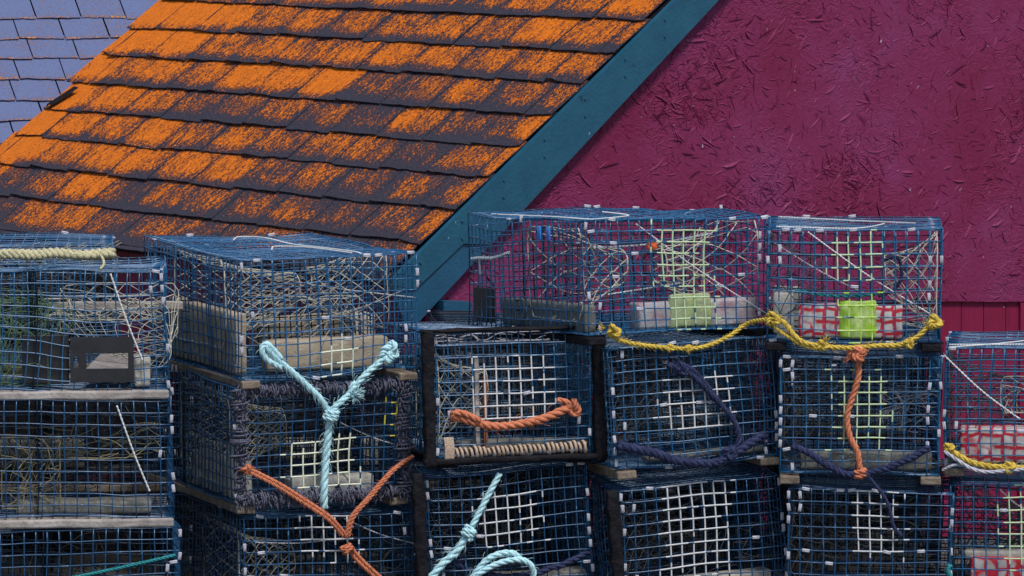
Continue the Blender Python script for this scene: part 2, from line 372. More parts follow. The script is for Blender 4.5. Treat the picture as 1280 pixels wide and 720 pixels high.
RTH = .032      # runner thickness
class Trap:
    def __init__(t, anchor, Y, yaw, W, L, H, roll=0, corner='BL', wire='wire', dent=.006, seed=0, name='lobster_trap', pitch=0):
        t.W, t.L, t.H = W, L, H; t.dent = dent * 1.35; t.seed = V((seed * 3.7, seed * 1.3, seed * 2.1)); t.wire = wire; t.rnd = random.Random(seed)
        P = on_y(anchor[0], anchor[1], Y)
        rot = Matrix.Rotation(R(yaw), 4, 'Z') @ Matrix.Rotation(R(-roll), 4, 'Y') @ Matrix.Rotation(R(pitch), 4, 'X')
        cx = W / 2 if corner == 'BL' else -W / 2
        t.T = Matrix.Translation(P) @ rot @ Matrix.Translation(V((cx, L / 2, -RTH)))
        t.root = empty(name, t.T); t.Ti = t.T.inverted()
        t.nx = max(2, round(W / .0385)); t.ny = max(2, round(L / .0385)); t.nz = max(2, round(H / .0385))
        t.fn = (t.T.to_3x3() @ V((0, -1, 0))).normalized()
    def front(t, px, py, off=.0):         # world point on the plane of the front mesh
        return on_plane(px, py, t.T @ V((0, -t.L / 2 - off, RTH)), t.fn)
    def loc(t, px, py, depth=.0): return t.Ti @ t.front(px, py, -depth)
    def d(t, p):                          # bends and dents shared by neighbouring wires
        q = p + noise.noise_vector(p * 2.6 + t.seed) * t.dent * 1.6 + noise.noise_vector(p * 9 + t.seed) * t.dent * .35
        zz = (p.z - RTH) / t.H
        if zz > .98:                      # top sags
            q.z -= .012 * (1 - (2 * p.x / t.W) ** 2) * (1 - (2 * p.y / t.L) ** 2)
        return q
    def panel(t, name, o, e1, n1, e2, n2, patches=(), r=.0026, skip=None, mats=None):
        o = V(o); e1 = V(e1); e2 = V(e2); mb = MB()
        def m_at(p):
            for (x0, x1, z0, z1, mi) in patches:
                if x0 < p.x < x1 and z0 < p.z < z1:
                    return mi if t.rnd.random() < .92 else 0
                if x0 - .028 < p.x < x1 + .028 and z0 - .028 < p.z < z1 + .028 and t.rnd.random() < .16: return mi
            return 0
        for (ea, na, eb, nb, rr) in ((e1, n1, e2, n2, r), (e2, n2, e1, n1, r * .95)):
            for i in range(nb + 1):
                base = o + eb * (i / nb); run = [[]]; ml = [[]]; sub = 2 if patches else 1
                jit = V((t.rnd.uniform(-1, 1), t.rnd.uniform(-1, 1), t.rnd.uniform(-1, 1))) * .0012 if 0 < i < nb else V((0, 0, 0))
                for k in range(na * sub + 1):
                    p = base + ea * (k / (na * sub))
                    if skip and skip(base + ea * ((k - .5) / (na * sub))) and skip(p):
                        if run[-1]: run.append([]); ml.append([])
                        continue
                    if run[-1]: ml[-1].append(m_at((p + base + ea * ((k - 1) / (na * sub))) / 2))
                    run[-1].append(t.d(p) + jit)
                for pts, mm in zip(run, ml):
                    if len(pts) > 1: mb.tube(pts, [rr * (1.3 if (mm[max(k - 1, 0)] or mm[min(k, len(mm) - 1)]) else 1) for k in range(len(pts))], 4, mats=mm)
        return mb.build(name, mats or [M[t.wire], M['white'], M['lime'], M['cream'], M['chartreuse'], M['yellow_wire']], t.root)
    def rect(t, r, depth):
        a = t.loc(r[0], r[3], depth); b = t.loc(r[2], r[1], depth); return a.x, b.x, a.z, b.z
    def cage(t, patches=(), window=None, partition=True):
        W, L, H = t.W, t.L, t.H; x = W / 2; y = L / 2; z = RTH
        pl = []
        for (r, mi) in patches:
            x0, x1, z0, z1 = t.rect(r, 0); pl.append((x0, x1, z0, z1, mi))
        sk = None
        if window:
            x0, x1, z0, z1 = t.rect(window, 0); sk = lambda p: x0 < p.x < x1 and z0 < p.z < z1
        t.fp = t.panel('front_panel', (-x, -y, z), (W, 0, 0), t.nx, (0, 0, H), t.nz, pl, skip=sk)
        t.panel('back_panel', (-x, y, z), (W, 0, 0), t.nx, (0, 0, H), t.nz)
        for s in (-1, 1): t.panel('side_panel', (s * x, -y, z), (0, L, 0), t.ny, (0, 0, H), t.nz)
        t.tp = t.panel('top_panel', (-x, -y, z + H), (W, 0, 0), t.nx, (0, L, 0), t.ny)
        t.panel('floor_panel', (-x, -y, z + .002), (W, 0, 0), t.nx, (0, L, 0), t.ny)
        if partition:
            if W > L: t.panel('inner_panel', (.1, -y, z), (0, L, 0), t.ny, (0, 0, H), t.nz, mats=[M['wire_shade']])  # partition coloured black as painted interior shade
            else:
                t.panel('inner_panel', (-x, -y * .35, z), (W, 0, 0), t.nx, (0, 0, H * .97), t.nz)
                t.panel('inner_panel', (-x, .08, z), (W, 0, 0), t.nx, (0, 0, H * .9), t.nz, mats=[M['wire_shade']])  # second partition blackened to paint shade deep in the trap
    def clips(t, n_front=12, n_top=6, n_depth=5):
        W, L, H = t.W, t.L, t.H; r = t.rnd; sp = []; n_front = int(n_front * 1.0); n_top = int(n_top * .45); n_depth = int(n_depth * .8)
        for _ in range(n_front):
            k = r.random(); zc = RTH + H * (r.randrange(t.nz) + .5) / t.nz; xc = -W / 2 + W * (r.randrange(t.nx) + .5) / t.nx
            if k < .72: sp.append((V((r.choice((-1, 1)) * (W / 2 - r.choice((0, 0, .038))), -L / 2 - .003, zc)), 'z'))
            elif k < .94: sp.append((V((xc, -L / 2 - .003, RTH + r.choice((0, 0, .5, 1)) * H)), 'x'))
            else: sp.append((V((xc, -L / 2 - .003, RTH + H * r.randrange(1, t.nz) / t.nz)), 'x'))
        for _ in range(n_top): sp.append((V((-W / 2 + W * (r.randrange(t.nx) + .5) / t.nx, r.choice((-L / 2, -L / 2, L / 2)), RTH + H + .002)), 'x'))
        for _ in range(n_depth):
            s = r.choice((-1, 1)); yy = -L / 2 + L * (r.randrange(t.ny) + .5) / t.ny
            sp.append((V((s * (W / 2 + .002), yy, RTH + H * r.choice((0, 1, 1, .8)))), r.choice('yz')))
        for p, ax in sp:
            o = bpy.data.objects.new('clip', clip_mesh()); COL.objects.link(o); o.parent = t.fp if p.y < -t.L / 2 + .01 else t.tp; o.location = t.d(p)
            o.rotation_euler = {'z': (r.uniform(-.15, .15), r.uniform(-.15, .15), r.uniform(-.4, .4)), 'x': (0, R(90) + r.uniform(-.2, .2), 0), 'y': (R(90), r.uniform(-.2, .2), 0)}[ax]
    def runners(t, along='y', mat='brown_plank', front=False):
        W, L = t.W, t.L
        if along == 'y':
            for s in (-1, 1):
                mb = MB(); c = s * (W / 2 - .03); mb.box((c - .032, -L / 2 - .012, 0), (c + .032, L / 2 + .012, RTH - .006), (1, 8, 1), .005, .003); mb.build('runner', M[mat], t.root, smooth=False)
        else:
            for s in (-1, 1):
                mb = MB(); c = s * (L / 2 - .03); mb.box((-W / 2 - .01, c - .045, 0), (W / 2 + .008, c + .035, RTH - .004), (12, 1, 1), .006, .003); mb.build('runner', M[mat], t.root, smooth=False)
    def block(t, lo, hi, mat='block', name='ballast_block', rough=.004):
        mb = MB(); mb.box(lo, hi, (6, 4, 4), .008, rough)
        return mb.build(name, M[mat], t.root)
    def block_px(t, r, depth, thick, mat='block', name='ballast_block', floor=True):
        x0, x1, z0, z1 = t.rect(r, depth); z0 = RTH + .006 if floor else z0
        return t.block((x0, -t.L / 2 + depth, z0), (x1, -t.L / 2 + depth + thick, max(z1, z0 + .02)), mat, name)
    def net(t, c0, s0, c1, s1, e1=(1, 0, 0), e2=(0, 0, 1), nd=12, mat='twine', sag=.02, r=.0014, twist=2.2, steps=22, sq=True, name='net_head'):
        c0, c1, e1, e2 = V(c0), V(c1), V(e1), V(e2); mb = MB()
        def P(k, a):
            ca, sa = math.cos(a), math.sin(a)
            f = (1 - k) if sq else 0
            m = max(abs(ca), abs(sa)); ca = ca * (1 - f) + ca / m * f; sa = sa * (1 - f) + sa / m * f
            A = s0[0] + (s1[0] - s0[0]) * k ** .8; B = s0[1] + (s1[1] - s0[1]) * k ** .8
            p = c0.lerp(c1, k) + e1 * ca * A + e2 * sa * B
            p.z -= sag * math.sin(math.pi * k) * (1 if sa > 0 else .3)
            return p + noise.noise_vector(p * 8 + t.seed) * .009 + noise.noise_vector(p * 40 + t.seed) * .0022
        for dr in (-1, 1):
            for i in range(nd):
                mb.tube([P(k / steps, 2 * math.pi * i / nd + dr * twist * k / steps) for k in range(steps + 1)], r, 3)
        for k in (0, 1): mb.tube([P(k, 2 * math.pi * i / 30) for i in range(30)], r * 1.15, 4, closed=True)
        return mb.build(name, M[mat], t.root)
    def side_net(t, s, y, mat='twine', nd=12, r=.0017, reach=.75, hw=.15, zc=.19, twist=1.9, hh=.15):
        x0 = s * (t.W / 2 - .012)
        return t.net((x0, y, RTH + zc), (hw, min(hh, t.H - zc - .02)), (x0 - s * t.W / 2 * reach, y, RTH + zc + .015), (.062, .062), e1=(0, 1, 0), nd=nd, mat=mat, r=r, twist=twist, sag=.012)
    def tangle(t, lo, hi, n, mat='twine', r=.0013, name='twine_tangle', droop=.05, hor=1.0):
        mb = MB(); lo, hi = V(lo), V(hi); rr = t.rnd
        for _ in range(n):
            p = V([rr.uniform(lo[i], hi[i]) for i in range(3)]); dr = V((rr.uniform(-1, 1), rr.uniform(-.4, .4), rr.uniform(-.5, .5) * hor)).normalized(); q = [p.copy()]
            for _k in range(rr.randint(3, 7)):
                dr = (dr + V((rr.uniform(-.5, .5), rr.uniform(-.3, .3), rr.uniform(-.6, .4)))).normalized(); p = p + dr * .045
                q.append(V([min(hi[i], max(lo[i], p[i])) for i in range(3)]))
            mb.tube(smooth(q, .015), r, 3)
        return mb.build(name, M[mat], t.root)
    def line(t, a, b, depth_a, depth_b, mat='cord', r=.0025, sag=.01, name='cord'):
        A = t.loc(a[0], a[1], depth_a); B = t.loc(b[0], b[1], depth_b); mb = MB()
        rope(mb, [A, (A + B) / 2 - V((0, 0, sag)), B], r, strands=2, lay=r * 9); return mb.build(name, M[mat], t.root)
    def posts(t, mat='rubber', sides=(-1, 1), bottom=True):
        W, L, H = t.W, t.L, t.H
        for s in sides:
            mb = MB(); c = s * (W / 2 + .029)
            mb.box((c - .019, -L / 2 - .026, RTH - .03), (c + .019, -L / 2 + .016, RTH + H + .010), (2, 2, 20), .008, .008)
            mb.build('corner_post', M[mat], t.root)
        if bottom:
            for zc, nm, hh in ((RTH - .012, 'bottom_rail', .010), (RTH + H + .006, 'top_rail', .004)):
                mb = MB(); mb.box((-W / 2 - .05, -L / 2 - .025, zc - hh), (W / 2 + .05, -L / 2 + .03, zc + hh), (10, 1, 1), .006, .005); mb.build(nm, M[mat], t.root)

GRP = 'wire lobster traps stacked in front of the purple shed'
T = {}
def trap(key, label, **k):
    T[key] = Trap(**k); tag(T[key].root, label, 'lobster trap', GRP); return T[key]

# ---- left stack: traps lying with the long side to the front
t = trap('A1', 'blue wire trap with a black vent, the olive beige rope lying on its lid', anchor=(208, 486), Y=-.15, yaw=5, W=1.06, L=.54, H=.385, corner='BR', seed=1, dent=.013)
t.cage(window=(107, 436, 162, 470)); t.clips(16, 9, 4); t.runners('x', 'plank')
def vent(t, rects, outer, depth=-.004):
    mb = MB(); X0, X1, Z0, Z1 = t.rect(outer, 0); y0 = -t.L / 2 - .006; y1 = y0 + .012
    rs = sorted([t.rect(q, 0) for q in rects]); x = X0
    for (a, b, c, d) in rs:
        mb.box((x, y0, Z0), (a, y1, Z1)); mb.box((a, y0, Z0), (b, y1, c)); mb.box((a, y0, d), (b, y1, Z1)); x = b
    mb.box((x, y0, Z0), (X1, y1, Z1)); return mb.build('escape_vent', M['plastic'], t.root, smooth=False)
vent(t, [(92, 446, 98, 460), (108, 441, 160, 461)], (88, 421, 167, 478))
mb = MB(); a0, a1, b0, b1 = t.rect((28, 410, 86, 480), .04); mb.box((a0, -t.L / 2 + .03, b0), (a1, -t.L / 2 + .045, b1 - .02), (4, 1, 4), .004); mb.build('inner_baffle', M['plastic'], t.root, smooth=False)
t.net(t.loc(15, 420, .10), (.10, .15), t.loc(70, 400, .3), (.06, .06), nd=14, mat='green_twine')
t.tangle(t.loc(0, 482, .03), t.loc(60, 372, .2), 90, 'green_twine', r=.0016, hor=1.6)
t.tangle(t.loc(56, 404, .36), t.loc(205, 368, .50), 40, 'twine', r=.0026, hor=.3, name='yellowed_net')
t.net(t.loc(150, 390, .3), (.19, .09), t.loc(190, 440, .15), (.06, .05), nd=13, mat='twine')
mb = MB(); a = t.loc(60, 381, .4); b = t.loc(230, 398, .4); mb.box((a.x, t.L / 2 - .06, a.z - .028), (b.x, t.L / 2 - .03, a.z), (8, 1, 1), .004, .004); mb.build('wood_slat', M['plank'], t.root, smooth=False)
mb = MB(); q = [t.loc(105, 463, .05), t.loc(160, 463, .05), t.loc(185, 442, .4), t.loc(126, 442, .4)]; mb.prism(q, V((0, 0, -.02))); mb.build('floor_board', M['plank'], t.root, smooth=False)
t.block_px((168, 445, 188, 485), .02, .05, 'block'); t.line((138, 342), (178, 450), -.006, -.006, 'cord', .0032, name='lid_cord')

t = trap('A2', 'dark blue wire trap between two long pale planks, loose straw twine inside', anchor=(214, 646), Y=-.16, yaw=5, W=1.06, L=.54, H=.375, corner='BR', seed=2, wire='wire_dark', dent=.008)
t.cage(); t.clips(14, 5, 4); t.runners('x', 'plank')
t.tangle(t.loc(2, 636, .04), t.loc(75, 540, .2), 60, 'straw_twine', r=.0015, hor=1.8)
t.tangle(t.loc(20, 575, .05), t.loc(200, 528, .2), 34, 'straw_twine', r=.0017, hor=.15)
t.net(t.loc(60, 560, .2), (.18, .14), t.loc(130, 560, .3), (.05, .05), nd=12, mat='grey_twine')
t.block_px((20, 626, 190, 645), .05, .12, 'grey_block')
t.line((146, 507), (187, 614), -.006, -.006, 'cord', .0032, name='lid_cord')

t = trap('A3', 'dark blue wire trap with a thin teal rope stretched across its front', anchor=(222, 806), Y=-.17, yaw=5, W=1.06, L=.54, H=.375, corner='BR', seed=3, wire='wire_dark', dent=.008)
t.cage(); t.clips(14, 5, 4); t.runners('x', 'plank'); t.tangle((-t.W / 2 + .02, -t.L / 2 + .05, RTH + .02), (t.W / 2 - .02, t.L / 2 - .2, RTH + t.H - .04), 46, 'grey_twine', r=.0016)
t.net(t.loc(60, 740, .2), (.18, .14), t.loc(130, 740, .3), (.05, .05), nd=12, mat='grey_twine')

# ---- second stack from the left, turned so that its left side shows
t = trap('B1', 'blue wire trap with tan blocks inside, standing on the violet laced trap', anchor=(302, 474), Y=-.08, yaw=22.5, W=.60, L=1.0, H=.385, roll=.4, seed=4, dent=.008)
t.cage(patches=[((404, 428, 440, 466), 3)]); t.clips(16, 10, 9); t.runners('y')
t.block((-.285, -.40, RTH + .006), (-.245, .28, RTH + .20), 'tan_block'); t.block_px((335, 420, 486, 466), .10, .07, 'tan_block')
t.block_px((330, 392, 470, 420), .62, .10, 'tan_block', floor=True)
t.side_net(-1, -.05, nd=20, r=.0019, hw=.26, reach=1.1, zc=.22); t.side_net(1, -.1, nd=14, r=.0016, hw=.18, zc=.24)
t.tangle(t.loc(330, 440, .05), t.loc(425, 365, .3), 26, 'twine', r=.0014)
t.line((300, 338), (520, 372), .7, .02, 'cord', .0022); t.line((410, 395), (505, 362), .3, .05, 'cord', .002)
mb = MB()
pl = lambda x, y: on_plane(x, y, t.T @ V((0, 0, RTH + t.H + .004)), t.T.to_3x3() @ V((0, 0, 1)))
w1 = [t.Ti @ pl(*q) for q in ((292, 300), (300, 296), (330, 297), (365, 305), (400, 309), (440, 314), (452, 317))]
rope(mb, w1, .0026, 2); w1 = [t.Ti @ pl(*q) for q in ((340, 312), (345, 308), (385, 309), (440, 316))]; rope(mb, w1, .0026, 2); mb.build('lid_cord', M['cord'], t.root)

t = trap('B2', 'blue wire trap whose front is edged all round with shaggy violet rope lacing', anchor=(296, 630), Y=-.06, yaw=22, W=.585, L=.95, H=.375, roll=.3, seed=5, wire='wire_dark', dent=.007)
t.cage(patches=[((366, 546, 448, 612), 3), ((488, 503, 512, 548), 5)]); t.clips(9, 4, 8); t.runners('y'); t.tangle((-t.W / 2 + .02, -t.L / 2 + .05, RTH + .02), (t.W / 2 - .02, t.L / 2 - .2, RTH + t.H - .04), 46, 'grey_twine', r=.0016)
mb = MB(); W, L, H = t.W, t.L, t.H; yy = -L / 2 - .004
for (a, b) in (((-W / 2 + .01, .012), (W / 2 - .01, .012)), ((-W / 2 + .01, H - .01), (W / 2 - .01, H - .01)), ((-W / 2 + .012, 0), (-W / 2 + .012, H)), ((W / 2 - .012, 0), (W / 2 - .012, H))):
    pts = [V((a[0] + (b[0] - a[0]) * k / 6, yy, RTH + a[1] + (b[1] - a[1]) * k / 6)) + V((random.uniform(-.003, .003), 0, random.uniform(-.003, .003))) for k in range(7)]
    helix_path(mb, pts, .017, .0032, .0125, jitter=1.3); helix_path(mb, pts, .013, .0036, .016, jitter=1.0); helix_path(mb, pts, .020, .0028, .021, jitter=1.5)
for _ in range(700):                      # loose fibre tufts
    s = random.random(); ed = random.choice('tbblr')
    p = V((-W / 2 + W * s, yy, RTH + .012 if ed == 'b' else RTH + H - .012)) if ed in 'tb' else V(((-1 if ed == 'l' else 1) * (W / 2 - .014), yy, RTH + H * s))
    dr = V((random.uniform(-1, 1), -.6, random.uniform(-1, .4))) * .019; p = p + V((random.uniform(-.016, .016), random.uniform(-.02, 0), random.uniform(-.016, .016))); mb.tube([p, p + dr * .6 + V((0, 0, .004)), p + dr + V((0, 0, -.006))], .0019, 4)
mb.build('rope_lacing', M['violet'], t.root)
t.side_net(-1, -.12, nd=20, r=.0018, hw=.26, reach=.9)
t.tangle(V((-.28, -.42, RTH + .01)), V((-.24, .1, RTH + .17)), 130, 'twine', r=.0016, hor=1.5)
t.block_px((365, 592, 468, 628), .06, .08, 'block'); t.block((-.27, -.36, RTH + .006), (-.2, .05, RTH + .12), 'block')
t.line((425, 528), (512, 560), .1, .02, 'cord', .002)

t = trap('B3', 'dark wire trap under the violet laced trap, behind the thin knotted orange rope', anchor=(306, 798), Y=-.05, yaw=21, W=.585, L=.95, H=.385, roll=.3, seed=6, wire='wire_dark', dent=.007)
t.cage(patches=[((378, 640, 442, 696), 1)]); t.clips(12, 6, 8); t.runners('y'); t.tangle((-t.W / 2 + .02, -t.L / 2 + .05, RTH + .02), (t.W / 2 - .02, t.L / 2 - .2, RTH + t.H - .04), 46, 'grey_twine', r=.0016)
t.side_net(-1, -.18, nd=14, r=.0019, hw=.2, reach=.8)
t.tangle(t.loc(480, 718, .04), t.loc(522, 650, .12), 30, 'grey_twine')
t.line((430, 648), (520, 680), .02, .02, 'greyrope', .0025); t.line((320, 678), (430, 672), .02, .05, 'greyrope', .002)

# ---- middle stack
t = trap('C2', 'wire trap framed by black posts with a thick orange rope handle and peach lacing', anchor=(548, 572), Y=-.02, yaw=12, W=.505, L=.88, H=.400, roll=.5, pitch=-3.0, seed=7, dent=.004)
t.cage(patches=[((600, 446, 690, 528), 1)]); t.clips(9, 4, 3); t.runners('y', 'rubber'); t.posts()
mb = MB(); yy = -t.L / 2 - .006; helix_path(mb, [V((-t.W / 2 + .055, yy, RTH + .012)), V((0, yy, RTH + .016)), V((t.W / 2 - .015, yy, RTH + .020))], .0155, .0050, .0150, jitter=.8)
for k in range(5):
    x = -t.W / 2 + .018 + k * .006; mb.tube(smooth([V((x, yy - .012, RTH + .065)), V((x + .003, yy - .017, RTH + .03)), V((x + .002, yy - .014, RTH - .006))], .008), .0046, 6)
mb.build('rope_lacing', M['peach'], t.root)
mb = MB(); a = t.loc(596, 446, .05); b = t.loc(602, 560, .05); mb.box((a.x - .012, -t.L / 2 + .03, b.z), (a.x + .002, -t.L / 2 + .06, a.z), (1, 1, 6), .002, .002); mb.build('inner_batten', M['plank'], t.root, smooth=False)
mb = MB(); a = t.loc(606, 470, .06); mb.box((a.x - .008, -t.L / 2 + .05, b.z), (a.x + .004, -t.L / 2 + .07, a.z), (1, 1, 6), .002, .002); mb.build('wet_batten', M['rust_wood'], t.root, smooth=False)
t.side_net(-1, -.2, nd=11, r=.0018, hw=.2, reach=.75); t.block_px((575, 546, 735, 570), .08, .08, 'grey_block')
t.tangle(t.loc(610, 520, .1), t.loc(680, 450, .3), 26, 'grey_twine'); t.tangle(t.loc(550, 430, .02), t.loc(736, 412, .2), 26, 'greyrope', r=.0016, hor=.3)

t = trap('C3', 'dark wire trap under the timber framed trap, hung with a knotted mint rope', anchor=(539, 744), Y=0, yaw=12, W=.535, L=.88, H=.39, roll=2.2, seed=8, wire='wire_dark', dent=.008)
t.cage(patches=[((605, 612, 674, 678), 1)]); t.clips(18, 6, 3); t.runners('y', 'rubber'); t.posts(sides=(-1,), bottom=False); t.tangle((-t.W / 2 + .02, -t.L / 2 + .05, RTH + .02), (t.W / 2 - .02, t.L / 2 - .2, RTH + t.H - .04), 46, 'grey_twine', r=.0016)
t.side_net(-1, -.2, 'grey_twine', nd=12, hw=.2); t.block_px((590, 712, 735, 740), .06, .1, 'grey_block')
mb = MB(); rope(mb, [t.loc(560, 702, .01), t.loc(590, 712, .01), t.loc(640, 722, .0), t.loc(700, 706, -.005), t.loc(738, 690, .01)], .011, hairs=60, wob=.01); mb.build('rope_lacing', M['navy'], t.root)

# ---- the top trap that bridges two stacks
t = trap('D1', 'large blue wire trap turned cornerwise on top of the pile, orange scrap inside', anchor=(735, 420), Y=-.06, yaw=25, W=.665, L=.92, H=.366, roll=.3, pitch=-2.4, seed=9, dent=.009)
t.cage(patches=[((822, 283, 886, 352), 2), ((842, 346, 890, 412), 2)]); t.clips(18, 12, 9); t.runners('y', 'rubber'); t.tangle((-.32, -.3, RTH + .02), (.3, .4, RTH + .33), 46, 'grey_twine', r=.0017)
x = -t.W / 2
t.block((x + .02, -.40, RTH + .006), (x + .06, .24, RTH + .095), 'grey_block'); t.block_px((800, 372, 946, 414), .08, .08, 'lilac_block'); t.block_px((838, 366, 890, 414), .074, .02, 'lime_block')
mb = MB(); mb.box((x - .004, .26, RTH + .01), (x + .008, .41, RTH + .125), (2, 2, 2), .002); mb.build('escape_vent', M['plastic'], t.root, smooth=False)
t.side_net(-1, -.2, nd=9, r=.0021, hw=.2, reach=.7, twist=1.5)
t.side_net(1, -.2, nd=10, r=.0020, hw=.2, reach=.8, twist=1.6)

t.line((795, 280), (958, 392), -.005, -.005, 'cord', .0024); t.line((742, 310), (890, 292), .02, .05, 'greyrope', .0035); t.line((760, 368), (850, 354), .02, .02, 'cord', .0026, 0)
mb = MB(); S = lambda y, z: V((x - .004, y, RTH + z)); rope(mb, [S(.42, .22), S(.36, .225), S(.24, .23), S(.12, .25)], .006, hairs=20); rope(mb, [S(.36, .225), S(.35, .17)], .004); mb.build('hanging_cord', M['cord'], t.root)
for y in (-.12, -.19): mb = MB(); mb.box((x - .008, y - .012, RTH + .30), (x - .002, y + .012, RTH + .345), (1, 1, 1), .002); mb.build('plastic_tag', M['blue_tag'], t.root)
mb = MB(); p = t.loc(814, 308, .02)
for k in range(5): mb.box(p + V((-.016 + .006 * k, -.006, -.008 - .003 * (k % 2))), p + V((-.004 + .006 * k, .006, .010 + .004 * (k % 3))), (2, 2, 2), .003, .003)
mb.build('orange_scrap', M['red_orange'], t.root)
w1 = [V((-.30, -.45, RTH + t.H + .006)), V((-.22, -.2, RTH + t.H)), V((-.2, .1, RTH + t.H)), V((-.29, .43, RTH + t.H + .005))]; mb = MB(); rope(mb, w1, .0027, 2); rope(mb, [V((-.3, -.44, RTH + t.H + .006)), V((0, -.1, RTH + t.H)), V((.1, .3, RTH + t.H))], .0027, 2); mb.build('lid_cord', M['cord'], t.root)

t = trap('D2', 'tilted wire trap draped with a thick navy rope, directly right of the timber framed trap', anchor=(771, 587), Y=-.02, yaw=15, W=.545, L=.88, H=.385, roll=3.4, pitch=-2.0, seed=10, dent=.006)
t.cage(patches=[((832, 468, 912, 540), 1)]); t.clips(20, 6, 4); t.runners('y'); t.tangle((-t.W / 2 + .02, -t.L / 2 + .05, RTH + .02), (t.W / 2 - .02, t.L / 2 - .2, RTH + t.H - .04), 46, 'grey_twine', r=.0016)
t.side_net(-1, -.2, 'grey_twine', nd=12, hw=.2); t.block_px((810, 560, 960, 585), .06, .08, 'grey_block')

t = trap('D3', 'dark tilted wire trap with the largest white grid, under the thick navy rope', anchor=(786, 762), Y=0, yaw=15, W=.54, L=.88, H=.385, roll=4.6, seed=11, wire='wire_dark', dent=.007)
t.cage(patches=[((836, 596, 905, 724), 1)]); t.clips(20, 6, 4); t.runners('y'); t.posts(sides=(-1,), bottom=False); t.tangle((-t.W / 2 + .02, -t.L / 2 + .05, RTH + .02), (t.W / 2 - .02, t.L / 2 - .2, RTH + t.H - .04), 46, 'grey_twine', r=.0016)
t.side_net(-1, -.2, 'grey_twine', nd=12, hw=.2); t.block_px((820, 712, 965, 760), .06, .1, 'block')
t.tangle(t.loc(925, 700, .04), t.loc(965, 650, .1), 20, 'grey_twine')

# ---- right hand stack
t = trap('E1', 'upper right wire trap holding a pale block sprayed red and chartreuse', anchor=(958, 426), Y=0, yaw=-4, W=.56, L=.64, pitch=-1.2, H=.362, roll=0, seed=12, dent=.007)
t.cage(patches=[((1040, 296, 1104, 346), 2), ((1046, 372, 1100, 426), 4)]); t.clips(18, 10, 4); t.runners('y', 'rubber')
t.block_px((998, 382, 1128, 426), .05, .07, 'red_block'); t.block_px((1049, 376, 1096, 426), .044, .02, 'chartreuse', 'painted_block')
t.block_px((966, 366, 992, 426), .2, .06, 'block'); t.block_px((966, 362, 1000, 415), .5, .2, 'block')
t.line((1010, 290), (1162, 392), -.005, -.005, 'cord', .0024); t.line((968, 304), (1092, 372), .05, .3, 'cord', .0024)
t.line((994, 364), (1096, 368), .03, .05, 'teal', .006); mb = MB(); rope(mb, [t.loc(q[0], q[1], .06) for q in ((1104, 326), (1122, 322), (1127, 345), (1117, 362), (1098, 370))], .006); mb.build('rope_hoop', M['navy'], t.root)
t.side_net(1, -.15, nd=11, r=.0018, hw=.18, reach=.6); t.side_net(-1, -.15, 'grey_twine', nd=9, hw=.16, reach=.6)
t.tangle(t.loc(1115, 410, .04), t.loc(1165, 385, .15), 24, 'twine')
mb = MB(); rope(mb, [V((-.25, -.31, RTH + t.H + .006)), V((0, -.28, RTH + t.H)), V((.1, .0, RTH + t.H))], .0026, 2); rope(mb, [V((-.25, .27, RTH + t.H + .008)), V((0, .2, RTH + t.H)), V((.2, .0, RTH + t.H + .003))], .0026, 2); mb.build('lid_cord', M['cord'], t.root)

t = trap('E2', 'wire trap with a lime white grid behind the hanging orange rope', anchor=(975, 592), Y=0, yaw=-3, W=.515, L=.84, H=.38, roll=-.2, seed=13, dent=.006)
t.cage(patches=[((1042, 470, 1104, 556), 2)]); t.clips(20, 8, 4); t.runners('y')
t.side_net(-1, -.15, 'grey_twine', nd=12, hw=.2); t.block_px((1000, 566, 1165, 592), .06, .08, 'grey_block')
t.tangle(t.loc(1100, 540, .1), t.loc(1170, 480, .5), 40, 'greyrope', r=.0016); t.tangle(t.loc(980, 585, .02), t.loc(1170, 565, .1), 24, 'grey_twine')

t = trap('E3', 'dark wire trap with a white grid, below the trap with the hanging orange rope', anchor=(982, 758), Y=0, yaw=-5, W=.53, L=.84, H=.385, roll=-1.3, seed=14, wire='wire_dark', dent=.006)
t.cage(patches=[((1066, 614, 1128, 690), 1)]); t.clips(20, 8, 4); t.runners('y'); t.tangle((-t.W / 2 + .02, -t.L / 2 + .05, RTH + .02), (t.W / 2 - .02, t.L / 2 - .2, RTH + t.H - .04), 46, 'grey_twine', r=.0016)
t.side_net(-1, -.15, 'grey_twine', nd=12, hw=.2); t.tangle(t.loc(1060, 740, .04), t.loc(1170, 690, .2), 24, 'grey_twine')
t.block_px((990, 740, 1180, 756), .06, .1, 'grey_block')

t = trap('F2', 'wire trap at the right edge, red sprayed block above a short yellow rope', anchor=(1181, 583), Y=.03, yaw=-6, W=.56, L=.64, H=.38, seed=15, dent=.006)
t.cage(); t.clips(14, 8, 4); t.runners('y'); t.side_net(-1, -.05, 'grey_twine', nd=12, hw=.2); t.tangle((-.26, -.25, RTH + .02), (.26, .25, RTH + .34), 40, 'grey_twine', r=.0018)
t.block_px((1200, 537, 1330, 578), .05, .1, 'red_block'); t.line((1180, 444), (1275, 524), -.005, -.005, 'cord', .003, .012)
t.net(t.loc(1275, 495, .08), (.06, .06), t.loc(1285, 500, .3), (.04, .04), nd=9, mat='twine')
mb = MB(); h = RTH + t.H; rope(mb, [V((-.27, -.31, h + .006)), V((-.1, -.1, h)), V((.02, .1, h - .004))], .0028, 2); rope(mb, [V((-.27, -.2, h + .004)), V((.0, -.12, h)), V((.1, -.1, h))], .0028, 2); mb.build('lid_cord', M['cord'], t.root)

